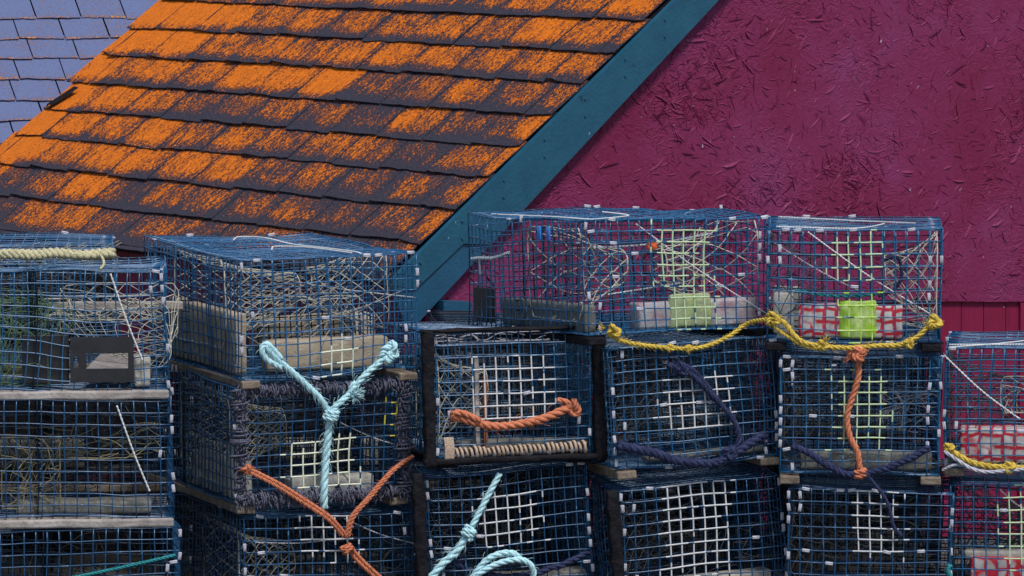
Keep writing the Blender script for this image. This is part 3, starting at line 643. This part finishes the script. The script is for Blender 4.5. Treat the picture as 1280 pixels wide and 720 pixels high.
t = trap('F3', 'wire trap at the bottom right corner with a lime wire grid and red block', anchor=(1188, 752), Y=.03, yaw=-6, W=.56, L=.84, H=.38, seed=16, dent=.006)
t.cage(patches=[((1256, 612, 1300, 700), 2)]); t.clips(14, 8, 4); t.runners('y'); t.side_net(-1, -.05, 'grey_twine', nd=12, hw=.2); t.tangle((-.26, -.25, RTH + .02), (.26, .25, RTH + .34), 40, 'grey_twine', r=.0018)
t.block_px((1212, 698, 1340, 750), .06, .1, 'red_block'); t.block_px((1206, 690, 1345, 700), .075, .06, 'block', 'wood_slat', floor=False)
t.line((1250, 612), (1290, 640), .0, .05, 'cord', .0024)

# ---- traps standing behind, seen through the mesh of the front ones: built once each, then copied with their parts
def copy_tree(root, mat4, label):
    c = root.copy(); COL.objects.link(c); c.matrix_world = mat4; c['label'] = label
    for ch in root.children:
        k = ch.copy(); COL.objects.link(k); k.parent = c
        for g in ch.children:
            h = g.copy(); COL.objects.link(h); h.parent = k
    return c
def simple(anchor, Y, yaw, W, L, H, seed, label, along='y'):
    t = Trap(anchor=anchor, Y=Y, yaw=yaw, W=W, L=L, H=H, seed=seed, wire='wire_shade', dent=.008)  # back row wire blackened in colour to read as deep shade
    tag(t.root, label, 'lobster trap', GRP); t.cage(); t.clips(6, 4, 2); t.runners(along, 'brown_plank')
    t.side_net(-1, -.05, 'grey_twine', nd=12, hw=.15); t.tangle((-W / 2 + .03, -L / 2 + .02, RTH + .02), (W / 2 - .03, -L / 2 + .3, RTH + H - .03), 50, 'grey_twine', r=.0017); t.block((-.2, .1, RTH + .006), (.2, .2, RTH + .1), 'grey_block')
    mb = MB(); mb.box((-W / 2 + .004, L / 2 - .05, RTH + .01), (W / 2 - .004, L / 2 - .035, RTH + H - .02), (6, 1, 4), .004, .006); mb.build('shade_board', M['rubber'], t.root)  # board added to darken the trap and block the wall behind
    return t
def at4(px, py, Y, yaw, t): return Matrix.Translation(on_y(px, py, Y)) @ Matrix.Rotation(R(yaw), 4, 'Z') @ Matrix.Translation(V((t.W / 2, t.L / 2, -RTH)))
pb0 = Trap(anchor=(-250, 455), Y=.50, yaw=4, W=1.04, L=.52, H=.385, seed=20, dent=.008); t = pb0
tag(t.root, 'blue wire trap behind the olive beige rope, its lid showing below the roof edge', 'lobster trap', GRP); t.cage(); t.side_net(-1, 0, 'grey_twine'); t.side_net(1, 0, 'grey_twine', nd=14); t.tangle((-.5, -.22, RTH + .02), (.5, .1, RTH + .34), 120, 'grey_twine', r=.002); mb = MB(); mb.box((-.5, .2, RTH + .01), (.516, .215, RTH + .30), (8, 1, 4), .004, .006); mb.build('shade_board', M['rubber'], t.root); t.clips(6, 8, 2); t.runners('x', 'brown_plank')  # dark board added inside to block the bright wall beyond
pb = simple((-160, 606), .98, 4, 1.04, .52, .40, 21, 'shade-blackened wire trap hidden behind the straw twine trap at the far left', 'x')
copy_tree(pb.root, at4(-160, 766, .98, 4, pb), 'shade-blackened wire trap hidden behind the lowest trap of the far left stack')
copy_tree(pb.root, at4(226, 604, 1.06, 6, pb), 'shade-blackened wire trap hidden behind the violet laced trap')
copy_tree(pb.root, at4(226, 764, 1.06, 6, pb), 'shade-blackened wire trap hidden behind the trap with the knotted orange rope')
pc = simple((562, 563), 1.0, 6, .55, .8, .40, 22, 'shade-blackened wire trap hidden behind the timber framed trap with the orange handle')
copy_tree(pc.root, at4(564, 722, 1.0, 6, pc), 'shade-blackened wire trap hidden behind the trap hung with the mint rope')
copy_tree(pc.root, at4(768, 568, 1.0, 3, pc), 'shade-blackened wire trap hidden behind the trap draped with navy rope')
copy_tree(pc.root, at4(774, 728, 1.0, 3, pc), 'shade-blackened wire trap hidden behind the tilted trap with the large white grid')
copy_tree(pc.root, at4(976, 572, 1.0, 0, pc), 'shade-blackened wire trap hidden behind the trap with the hanging orange rope')
copy_tree(pc.root, at4(978, 730, 1.0, 0, pc), 'shade-blackened wire trap hidden behind the white grid trap below the hanging orange rope')

# ------------------------------------------------------------------ ropes on the traps (things of their own)
def P(key, *pts, off=.016): return [T[key].front(q[0], q[1], q[2] if len(q) > 2 else off) for q in pts]
def mkrope(name, label, mat, fn, cat='rope'):
    mb = MB(); fn(mb); return tag(mb.build(name, M[mat], center=True), label, cat, 'ropes tied to the traps')
def f(mb):
    r = .0112
    a = P('B1', (331, 433, .02), (350, 452), (375, 474), (398, 496)) + P('B2', (412, 516, .03))
    rope(mb, a, r, hairs=60); rope(mb, [T['B1'].front(352, 449, .016), T['B1'].front(334, 430, .02), T['B1'].front(327, 437, .02), T['B1'].front(334, 450, .022), T['B1'].front(352, 460, .02)], r * .9, hairs=20)
    b = P('B2', (414, 514, .03), (425, 503, .03), (437, 492, .03)) + P('B1', (455, 470, .02), (472, 455, .02), (485, 442, .02))
    rope(mb, b, r, hairs=60); knot(mb, T['B1'].front(488, 438, .025), .026, .0095, seed=3); knot(mb, T['B1'].front(484, 445, .025), .02, .009, seed=5)
    fray(mb, T['B2'].front(440, 492, .04), V((1, -.2, .2)), 26, .045); fray(mb, T['B2'].front(442, 496, .04), V((.3, -.2, -1)), 14, .03)
    rope(mb, P('B2', (440, 497, .032), (440, 486, .034), (444, 478, .03)), .012, hairs=20)
    c = P('B2', (413, 518, .03), (410, 545, .026), (407, 580, .026), (405, 612, .03), (405, 636, .02)); rope(mb, c, r * 1.2, hairs=60)
    wrap(mb, T['B2'].front(414, 519, .034), V((.3, 0, 1)), .019, 3.2, .034, .0078)
mkrope('rope', 'frayed pale mint rope forming a Y on the violet laced trap', 'mint', f)
def f(mb):
    r = .0068
    for dx, dy in ((-2, 0), (2.5, -2)):
        rope(mb, P('B2', (309 + dx, 588 + dy, .03), (345 + dx, 606 + dy, .036), (380 + dx, 628 + dy, .04)) + P('B3', (410 + dx * .8, 648 + dy, .045), (430 + dx * .6, 670 + dy, .03)), r, hairs=20)
        rope(mb, P('B2', (514 + dx, 572 + dy, .03), (490 + dx, 590 + dy, .04), (462 + dx, 622 + dy, .045)) + P('B3', (440 + dx, 648 + dy, .04), (434 + dx * .6, 672 + dy, .03)), r, hairs=20)
        rope(mb, P('B3', (434 + dx, 682, .03), (445 + dx, 697 + dy, .02), (458 + dx, 710 + dy, .02), (478 + dx, 728 + dy, .02)), r, hairs=10)
    wrap(mb, T['B3'].front(434, 686, .034), V((.6, 0, -1)), .016, 2.6, .026, .006); knot(mb, T['B2'].front(308, 587, .03), .014, .006, seed=2)
mkrope('rope', 'thin doubled orange rope forming a Y with a knot below the mint Y rope', 'orange', f)
def f(mb):
    a = P('C2', (567, 520, .022), (590, 527, .026), (620, 533, .028), (650, 530, .028), (680, 523, .026), (705, 512, .026), (720, 508, .022)); rope(mb, a, .0145, lay=.080, hairs=30)
    rope(mb, P('C2', (568, 526, .02), (566, 517, .03), (580, 517, .036), (600, 526, .036)), .011, hairs=10)
    knot(mb, T['C2'].front(716, 510, .028), .024, .010, seed=8); rope(mb, P('C2', (697, 500, .02), (708, 502, .03), (722, 512, .03)), .009)
mkrope('rope', 'thick twisted orange rope handle slung across the timber framed trap', 'orange', f)
def f(mb):
    rope(mb, P('C3', (625, 592, .015), (614, 612, .018), (602, 635, .02), (590, 658, .02)), .0105, hairs=15)
    wrap(mb, T['C3'].front(586, 666, .024), V((-.5, 0, -1)), .016, 2.8, .034, .008); knot(mb, T['C3'].front(586, 666, .026), .017, .0075, seed=4)
    rope(mb, P('C3', (582, 672, .02), (570, 690, .02), (553, 705, .02), (536, 726, .02)), .0135, hairs=30)
    rope(mb, P('C3', (588, 725, .02), (606, 702, .03), (625, 692, .034), (643, 692, .034), (652, 702, .03)), .0105, hairs=15)
    rope(mb, P('C3', (592, 722, .03), (614, 708, .04), (640, 700, .044), (658, 702, .044), (667, 714, .04), (664, 730, .03)), .0105, hairs=15)
mkrope('rope', 'mint rope with a knot and a loop on the trap under the timber framed one', 'mint', f)
def f(mb):
    a = P('D2', (762, 412, .03), (772, 424, .026), (800, 431, .026), (838, 435, .024), (862, 436, .024), (885, 432, .026), (912, 420, .03), (935, 404, .04)) + P('E1', (960, 399, .02), (975, 398, .02))
    rope(mb, a, .0075, hairs=90); knot(mb, T['D2'].front(767, 414, .035), .02, .007, seed=1); fray(mb, T['D2'].front(757, 410, .03), V((-1, 0, .3)), 14, .03)
    knot(mb, T['D2'].front(838, 435, .026), .010, .006, seed=6); knot(mb, T['D2'].front(860, 436, .026), .010, .006, seed=7); knot(mb, T['E1'].front(966, 399, .022), .022, .007, seed=9)
    b = P('E1', (972, 398, .02), (982, 405, .022), (992, 418, .024), (1004, 428, .026), (1025, 432, .026), (1060, 435, .022), (1100, 432, .022), (1125, 431, .022), (1148, 420, .022), (1163, 404, .022)); rope(mb, b, .0085, hairs=110)
    rope(mb, P('E1', (962, 400, .02), (972, 412, .02), (990, 424, .022), (1010, 434, .024), (1030, 434, .03)), .006, hairs=20)
    knot(mb, T['E1'].front(1168, 403, .024), .021, .0085, seed=12); knot(mb, T['E1'].front(1136, 429, .024), .014, .007, seed=13); knot(mb, T['E1'].front(1028, 432, .028), .016, .007, seed=14); fray(mb, T['E1'].front(1030, 428, .03), V((.3, -.3, .6)), 20, .03)
mkrope('rope', 'long knotted yellow rope sagging in two curves along the foot of the top right traps', 'yellow', f)
def f(mb):
    a = P('E2', (1073, 446, .02), (1073, 470, .02), (1066, 495, .02), (1059, 520, .022), (1062, 545, .022), (1072, 566, .022), (1075, 594, .02)); rope(mb, a, .0105, lay=.070, hairs=30)
    knot(mb, T['E2'].front(1071, 442, .026), .024, .0105, seed=15); knot(mb, T['E2'].front(1074, 441, .03), .018, .010, seed=16); wrap(mb, T['E2'].front(1075, 592, .022), V((0, 0, 1)), .016, 2.2, .03, .008)
    fray(mb, T['E2'].front(1078, 440, .03), V((1, -.3, .4)), 22, .024); fray(mb, T['E2'].front(1062, 448, .03), V((-1, -.3, -.1)), 10, .03)
mkrope('rope', 'faded orange twisted rope hanging straight down from a knot under the yellow rope', 'orange', f)
def f(mb):
    a = P('D2', (772, 556, .02), (792, 560, .022), (815, 566, .024), (840, 574, .028), (870, 579, .03), (895, 578, .03), (918, 568, .028), (935, 556, .024), (958, 542, .02))
    rope(mb, a, .0165, lay=.07, hairs=120, wob=.004); b = P('D2', (835, 456, .015), (856, 463, .024), (872, 475, .026), (888, 492, .026), (905, 510, .026), (918, 528, .028), (924, 548, .03), (916, 566, .034), (898, 578, .04))
    rope(mb, b, .0105, hairs=60, wob=.003); rope(mb, P('D2', (838, 456, .014), (862, 460, .02), (880, 478, .022), (897, 500, .022), (914, 520, .022)), .009, hairs=40, wob=.004)
    knot(mb, T['D2'].front(852, 462, .02), .02, .009, seed=21); knot(mb, T['D2'].front(912, 566, .036), .02, .010, seed=22)
mkrope('rope', 'thick navy rope hanging in a wide loop over the tilted trap', 'navy', f)
def f(mb):
    a = P('E2', (990, 558, .015), (1015, 568, .02), (1035, 582, .024), (1055, 592, .026), (1078, 592, .026), (1105, 586, .024), (1135, 574, .02), (1162, 560, .016)); rope(mb, a, .0125, lay=.06, hairs=100, wob=.004)
    rope(mb, P('E2', (1082, 592, .03)) + P('E3', (1094, 606, .02), (1106, 622, .018), (1113, 640, .018), (1117, 658, .018), (1127, 670, .018)), .006, hairs=20)
mkrope('rope', 'navy rope sagging along the foot of the lime grid trap with one loose tail', 'navy', f)
def f(mb):
    a = P('F2', (1180, 556, .02), (1195, 567, .024), (1215, 578, .026), (1240, 583, .026), (1262, 584, .026), (1300, 586, .02)); rope(mb, a, .0095, hairs=70)
    knot(mb, T['F2'].front(1262, 584, .03), .016, .008, seed=25); knot(mb, T['F2'].front(1186, 560, .026), .014, .007, seed=26)
mkrope('rope', 'short yellow rope along the foot of the trap at the right edge', 'yellow', f)
def f(mb):
    rope(mb, P('F2', (1180, 564, .03), (1195, 574, .035), (1215, 586, .04), (1235, 590, .04), (1262, 588, .035), (1300, 585, .03)), .0065, lay=.08); rope(mb, P('F2', (1178, 588, .02), (1190, 582, .03), (1205, 580, .03)), .005)
mkrope('rope', 'smooth pale grey rope just under the short yellow rope at the right edge', 'greyrope', f)
def f(mb):
    Y0 = .14; nA = T['A1'].T.to_3x3() @ V((0, 0, 1)); pA = T['A1'].T @ V((0, 0, RTH + T['A1'].H + .035)); Pt = lambda x, y: on_plane(x, y, pA, nA)
    a = [V((Pt(x, 330).x, Y0 + .012 * math.sin(x * .06), on_y(x, 318.0 + 1.2 * math.sin(x * .09), Y0).z)) for x in (-70, -40, -10, 20, 50, 80, 105, 124)]
    rope(mb, a, .020, lay=.060, hairs=60)
    b = [on_y(123, 315, .14), on_y(128, 322, .1), on_y(130, 330, .0), on_y(126, 336, -.1)]; rope(mb, b, .0045)
mkrope('rope', 'coarse olive beige rope laid along the lid of the far left trap', 'beige', f)
def f(mb): rope(mb, P('A3', (-10, 742, .01), (60, 728, .012), (130, 714, .014), (180, 703, .014), (219, 694, .01)), .0055, hairs=30)
mkrope('rope', 'thin teal rope stretched across the bottom left trap', 'teal', f)
def f(mb):
    rope(mb, P('E3', (1188, 706, .02), (1185, 714, .025), (1189, 724, .02), (1184, 734, .02)), .008, hairs=15)
mkrope('rope', 'short bright teal rope end at the bottom edge between the two right hand stacks', 'teal', f)

# ------------------------------------------------------------------ the purple shed with the lichen roof
th = R(55); U_ = V((-math.cos(th), math.sin(th), 0)); G = V((math.sin(th), math.cos(th), 0)); ZZ = V((0, 0, 1))
K = on_y(487, 350, 2.4)
Q = on_plane(840, 0, K, U_); phi = math.atan2((Q - K).z, (Q - K).dot(G)); RK = G * math.cos(phi) + ZZ * math.sin(phi)
NR = RK.cross(U_); NR = NR if NR.z > 0 else -NR
GROUND = -.62
shed = empty('shed', Matrix.Translation(V((K.x, K.y, GROUND)))); So = V((K.x, K.y, GROUND))
tag(shed, 'purple painted shed with an orange lichen covered shingle roof and blue fascia', 'shed')
def spart(mb, name, mat, sm=True, fix=False):
    mb.v = [v - So for v in mb.v]; o = mb.build(name, mat, shed, smooth=sm)
    if fix: fix_normals(o)
    return o
A = on_plane(100, 97, K, NR); ULEN = (A - K).dot(U_)
RLEN = 2.9; EXP = .19; TAB = .335
def shingle_roof(origin, u, r, n, ulen, rlen, exp, tab, mode):
    mb = MB(); uvs = []; lich = []
    nc = int(rlen / exp)
    for c in range(-1 if mode == 'shed' else 0, nc):
        off = [0, .5, .25, .75][c % 4] * tab + random.uniform(-.02, .02); x = -off
        sagc = random.uniform(-.006, .006)
        while x < ulen:
            x0 = max(x, random.uniform(-.006, .004)); x1 = min(x + tab, ulen + random.uniform(-.015, .045)); x += tab
            if x1 - x0 < .03: continue
            g = random.uniform(.003, .0055); tb = random.gauss(0, .052); dv = random.uniform(-.006, .006) + sagc; lift = random.uniform(0, .007); c0 = random.uniform(-.012, .012)
            if c < 0: tb = .0
            nu_, nv_ = 7, 7; th_ = .0045; Pt = []; Pb = []
            v0 = c * exp if c >= 0 else -.028; v1 = (c + 1) * exp + .03
            seg = random.random() < .10; curl = random.uniform(.004, .016) if random.random() < .25 else 0
            for i in range(nu_ + 1):
                ru, rb = [], []
                for j in range(nv_ + 1):
                    a, b = i / nu_, j / nv_
                    uu = x0 + g + (x1 - x0 - 2 * g) * a; vv = v0 + dv + (v1 - v0) * b
                    if j == 0: vv += noise.noise(V((uu * 26, c * 3.1, 0))) * .007 + c0 * (a - .5) + (-.006 if seg and a > .8 else 0)
                    hh = .003 + (1 - b) * (.009 + lift * .7) + noise.noise(V((uu * 7, vv * 7, c * .7))) * .003 + curl * max(0, 1 - b * 2.2) * max(0, a * 2 - 1.2)
                    p = origin + u * uu + r * vv + n * hh
                    ru.append(p + n * th_); rb.append(p)
                    lc = tb
                    if mode == 'shed':
                        fv = (vv - v0) / exp
                        lc += .14 - .34 * max(0, 1 - fv * 3.2) - .10 * max(0, fv - .8) * 3        # bare along the butt edge
                        lc -= .12 * max(0, 1 - min(a, 1 - a) * 9)
                        if uu > ulen - .22: lc += .26
                        if uu < .18 and c < 5: lc += .25 * (1 - uu / .18)
                        lc += .20 * (vv / 1.6 - .45) + .05 * min(uu - 1.2, 2) + .16 * noise.noise(V((uu * 1.7, vv * 2.3, 4)))
                    else: lc = -.52 + (.16 if b < .12 else 0) + tb * .2
                    lich.append(lc); uvs.append((uu, vv))
                Pt.append(ru); Pb.append(rb)
            # top sheet, plus the skirt at the butt and sides
            mb.quadgrid(Pt)
            for edge in ([(Pt[i][0], Pb[i][0]) for i in range(nu_ + 1)], [(Pt[0][j], Pb[0][j]) for j in reversed(range(nv_ + 1))], [(Pt[nu_][j], Pb[nu_][j]) for j in range(nv_ + 1)]):
                mb.quadgrid([[q[1], q[0]] for q in edge])
                for q in edge:
                    d = q[0] - origin
                    for _ in range(2): lich.append(-1.0 if mode == 'shed' else -.8); uvs.append((d.dot(u), d.dot(r)))
    return mb, uvs, lich
def finish_roof(o, uvs, lich):
    me = o.data; ul = me.uv_layers.new(name='roof'); li = [0] * len(me.loops); me.loops.foreach_get('vertex_index', li)
    flat = []
    for i in li: flat.extend(uvs[i])
    ul.data.foreach_set('uv', flat)
    at = me.attributes.new('lichen', 'FLOAT', 'POINT'); at.data.foreach_set('value', lich)
mb, uvs, lich = shingle_roof(K, U_, RK, NR, ULEN, RLEN, EXP, TAB, 'shed')
o = spart(mb, 'shingled_slope', M['shingle'], sm=False); fix_normals(o); finish_roof(o, uvs, lich)
# deck under the shingles and the far slope
mb = MB(); deck = [K + U_ * .03, K + U_ * (ULEN - .01), K + U_ * (ULEN - .01) + RK * RLEN, K + U_ * .03 + RK * RLEN]; mb.prism([p - NR * .004 for p in deck], -NR * .03); spart(mb, 'roof_deck', M['rubber'], False, True)
RIDGE = K + RK * RLEN; RK2 = G * math.cos(phi) - ZZ * math.sin(phi)
mb = MB(); far = [RIDGE, RIDGE + U_ * ULEN, RIDGE + U_ * ULEN + RK2 * RLEN, RIDGE + RK2 * RLEN]; mb.prism(far, -(RK2.cross(U_) if RK2.cross(U_).z > 0 else U_.cross(RK2)) * .04); spart(mb, 'far_slope', M['rubber'], False, True)
# fascia on the gable plane
def gp(px, py, off=0): return on_plane(px, py, K - U_ * off, U_)
def gc(p): d = p - K; return d.dot(G), d.z                      # gable coordinates
def gw(s, z, off=0): return K + G * s + ZZ * z - U_ * off
l0 = gc(gp(893, 0)); l1 = gc(gp(532, 388)); mL = (l1[1] - l0[1]) / (l1[0] - l0[0]); lowz = lambda s: l0[1] + mL * (s - l0[0])
sR = RLEN * math.cos(phi); up = lambda s: math.tan(phi) * s + .002
bot = gc(gp(521, 400)); sm0 = gc(gp(515, 360)); sm1 = gc(gp(574, 304))
s0 = gc(gp(487, 350))[0] - .0
mb = MB(); poly = [(s0 - .005, up(s0)), (sR, up(sR)), (sR, lowz(sR)), (gc(gp(609, 305))[0], lowz(gc(gp(609, 305))[0])), sm1, sm0, (s0 - .005, sm0[1] + .0)]
mb.prism([gw(a, b, .028) for a, b in poly], U_ * .026); spart(mb, 'fascia_board', M['fascia'], False, True)
p_ = gc(gp(609, 305))[0]
mb = MB(); poly = [sm1, (p_ - .002, lowz(p_)), bot, (bot[0] - .06, bot[1] - .02), (s0, sm0[1])]; mb.prism([gw(a, b - .003, .020) for a, b in poly], U_ * .018); spart(mb, 'fascia_trim', M['fascia_dark'], False, True)
mb = MB(); q = gc(gp(548, 388)); mb.prism([gw(q[0] - .01, q[1] + .04, .05), gw(q[0] + .12, q[1] + .03, .05), gw(q[0] + .12, q[1] - .06, .05), gw(q[0] - .01, q[1] - .06, .05)], U_ * .06); spart(mb, 'eave_block', M['fascia_dark'], False, True)
for k in range(9):                                                   # nail heads along the fascia
    for dz in (.035, .10):
        a = .12 + k * .19; c = gw(a, up(a) - dz, .0285); mb = MB(); mb.tube([c, c - U_ * .0035], [.006, .005], 8); spart(mb, 'nail_head', M['fascia_dark'], False)
# gable wall of boards, strand board sheet over it
INW = .03
SPAN = 2 * sR; zg = GROUND - K.z
mb = MB(); poly = [(.06, zg), (SPAN - .06, zg), (SPAN - .06, -.02), (sR, up(sR) - .06), (.06, up(.06) - .04)]
x = .06; bw = .12                                                   # vertical boards
while x < SPAN - .1:
    xa, xb = x + .002, min(x + bw - .002, SPAN - .06); topz = lambda s: min(up(s), up(2 * sR - s)) - .06
    mb.prism([gw(xa, zg, -INW), gw(xb, zg, -INW), gw(xb, topz(xb), -INW), gw(xa, topz(xa), -INW)], U_ * .02); x += bw
mb.prism([gw(.07, zg, -INW - .012), gw(SPAN - .07, zg, -INW - .012), gw(SPAN - .07, -.08, -INW - .012), gw(sR, up(sR) - .1, -INW - .012), gw(.07, -.04, -INW - .012)], U_ * .03)
spart(mb, 'gable_wall', M['siding'], False, True)
e0 = gc(on_plane(1177, 377, gw(0, 0, -INW + .014), U_)); e1 = gc(on_plane(1283, 377, gw(0, 0, -INW + .014), U_)); me_ = (e1[1] - e0[1]) / (e1[0] - e0[0]); edge = lambda s: e0[1] + me_ * (s - e0[0]) * (1 if s > e0[0] - .3 else 0) - (me_ * .3 if s <= e0[0] - .3 else 0)
sA = .17; OFF = -INW + .014
mb = MB(); SR = e1[0] + .75
top = lambda s: min(lowz(s) + .05, 1.75)
s_ = [sA + (SR - sA) * k / 40 for k in range(41)]
poly = [(s, edge(s) + .004 * noise.noise(V((s * 20, 0, 0)))) for s in s_] + [(s, max(top(s), edge(s) + .01)) for s in reversed(s_)]
mb.prism([gw(a, b, OFF) for a, b in poly], U_ * .012)
rnd = random.Random(5); cl = [(rnd.uniform(sA, SR), rnd.uniform(-.3, 1.7), rnd.uniform(.04, .16)) for _ in range(36)]
def flake(cs, cz, L, w, ang, liftA, bend):
    ca, sa = math.cos(ang), math.sin(ang); Pg = []
    for i in range(6):
        a = i / 5 - .5; row = []; ww = w * (1 - (2 * abs(a)) ** 3 * .7)
        for j in range(3):
            b = (j / 2 - .5) * ww; xx = a * L; yy = b + bend * (a * a - .1)
            s, z = cs + xx * ca - yy * sa, cz + xx * sa + yy * ca
            h = .0004 + (liftA * (.25 + j / 2) * (1 - (2 * a) ** 2 * .8) if j else 0)
            row.append(gw(s, z, OFF + max(h, .0002)))
        Pg.append(row)
    mb.quadgrid(Pg)
nf = 0
while nf < 6200:
    if rnd.random() < .62: c = rnd.choice(cl); s, z = rnd.gauss(c[0], c[2]), rnd.gauss(c[1], c[2])
    else: s, z = rnd.uniform(sA, SR), rnd.uniform(-.35, 1.75)
    if not (sA + .03 < s < SR - .03) or z < edge(s) + .02 or z > top(s) - .06: continue
    big = rnd.random() < .09
    flake(s, z, rnd.uniform(.04, .10) if big else rnd.uniform(.02, .06), rnd.uniform(.005, .011) if big else rnd.uniform(.0015, .0055), rnd.uniform(0, 6.28), rnd.uniform(.002, .0055) if big else rnd.uniform(.0007, .0026), rnd.uniform(-.03, .03)); nf += 1
spart(mb, 'strand_board', M['osb'], False)
q = gc(on_plane(1276, 400, gw(0, 0, -INW), U_)); mb = MB(); mb.prism([gw(q[0] - .012, zg, -INW + .012), gw(q[0] + .07, zg, -INW + .012), gw(q[0] + .07, edge(q[0] + .07) - .004, -INW + .012), gw(q[0] - .012, edge(q[0]) - .004, -INW + .012)], U_ * .01); spart(mb, 'corner_batten', M['siding'], False, True)
# wall under the eave and back wall
mb = MB(); x = .09; EI = .12
while x < ULEN - .1:
    p0 = K + G * EI + U_ * x; p1 = K + G * EI + U_ * (x + .116); ztop = math.tan(phi) * EI - .05
    mb.prism([V((p0.x, p0.y, GROUND)), V((p1.x, p1.y, GROUND)), V((p1.x, p1.y, K.z + ztop)), V((p0.x, p0.y, K.z + ztop))], G * .02); x += .12
spart(mb, 'eave_wall', M['siding'], False, True)
mb = MB(); mb.prism([gw(.1, zg, -ULEN + .1), gw(SPAN - .1, zg, -ULEN + .1), gw(SPAN - .1, -.05, -ULEN + .1), gw(sR, up(sR) - .1, -ULEN + .1), gw(.1, -.05, -ULEN + .1)], U_ * .02); spart(mb, 'back_wall', M['siding'], False, True)
# loose dark flashing curling off the far rake
mb = MB(); a = on_plane(62, 134, K + NR * .02, NR); b = on_plane(96, 112, K + NR * .02, NR); Pg = []
for i in range(6):
    p = a.lerp(b, i / 5); Pg.append([p + NR * (.012 * math.sin(i)) * .2 - RK * .0 + U_ * .03, p + NR * .02, p - U_ * .03 + NR * .012])
mb.quadgrid(Pg); spart(mb, 'flashing', M['rubber'], False)

# ------------------------------------------------------------------ house behind with a violet shingle roof
ps = R(20); hu = V((math.cos(ps), math.sin(ps), 0)); hr_h = V((-math.sin(ps), math.cos(ps), 0)); hphi = R(38); hr = hr_h * math.cos(hphi) + ZZ * math.sin(hphi); hn = hu.cross(hr); hn = hn if hn.z > 0 else -hn
H0 = on_y(60, 262, 9.5) - hu * 3.2
house = empty('house', Matrix.Translation(V((H0.x, H0.y, GROUND)))); tag(house, 'house behind at the upper left with a pale violet shingle roof', 'house'); Ho = V((H0.x, H0.y, GROUND))
mb, uvs, lich = shingle_roof(H0, hu, hr, hn, 5.6, 3.0, .172, .255, 'slate'); mb.v = [v - Ho for v in mb.v]; o = mb.build('shingled_slope', M['slate'], house, smooth=False); fix_normals(o); finish_roof(o, uvs, lich)
mb = MB(); a = H0 + hr_h * .15 - Ho; b = a + hu * 5.6; h = H0.z - GROUND
mb.prism([V((a.x, a.y, 0)), V((b.x, b.y, 0)), V((b.x, b.y, h)), V((a.x, a.y, h))], hr_h * .15)
mb.build('wall', M['wall_far'], house, smooth=False); rl = 3.0
mb = MB(); pts = [H0 - Ho, H0 + hr * rl - Ho, H0 + hr_h * 2 * rl * math.cos(hphi) - Ho]
for e in (.1, 5.5): mb.prism([pts[0] + hu * e - V((0, 0, h)) + hr_h * .3, pts[0] + hu * e + hr_h * .3, pts[1] + hu * e - V((0, 0, .1)), pts[2] + hu * e - hr_h * .3, pts[2] + hu * e - hr_h * .3 - V((0, 0, h))], hu * .05)
mb.build('gable_wall', M['wall_far'], house, smooth=False)
mb = MB(); mb.prism([pts[1], pts[1] + hu * 5.6, pts[2] + hu * 5.6, pts[2]], V((0, 0, -.06))); mb.build('far_slope', M['wall_far'], house, smooth=False)

# ------------------------------------------------------------------ ground
mb = MB(); xs = [-500, -60, -10, -4, -2, 0, 2, 4, 10, 60, 500]; ys = [-500, -60, -20, -8, -2, 0, 1.9, 2.1, 2.3, 5, 12, 60, 500]
mb.quadgrid([[V((x, y, -.06 if y < 1.95 else (GROUND if y > 2.2 else -.3))) for y in ys] for x in xs]); o = mb.build('ground', M['earth']); o['kind'] = 'structure'; fix_normals(o)

# ------------------------------------------------------------------ light
w = bpy.data.worlds.new('World'); sc.world = w; w.use_nodes = True; nt = w.node_tree
sky = nt.nodes.new('ShaderNodeTexSky'); sky.sky_type = 'NISHITA'; sky.sun_disc = False
EL, AZ = R(60), R(155)          # azimuth clockwise from +Y
sky.sun_elevation = EL; sky.sun_rotation = AZ; sky.air_density = 1.0; sky.dust_density = 1.0
nt.links.new(sky.outputs[0], nt.nodes['Background'].inputs[0]); nt.nodes['Background'].inputs[1].default_value = .088
sd = bpy.data.lights.new('sun', 'SUN'); sd.energy = 2.3; sd.angle = R(11); sd.color = (1, .97, .93)
so = bpy.data.objects.new('sun', sd); COL.objects.link(so)
dirv = V((math.sin(AZ) * math.cos(EL), math.cos(AZ) * math.cos(EL), math.sin(EL))); so.rotation_euler = dirv.to_track_quat('Z', 'Y').to_euler(); so.location = dirv * 20
vs = sc.view_settings; vs.view_transform = 'Standard'; vs.look = 'None'; vs.gamma = 1; vs.exposure = .60
sc.cycles.max_bounces = 6; sc.cycles.diffuse_bounces = 3
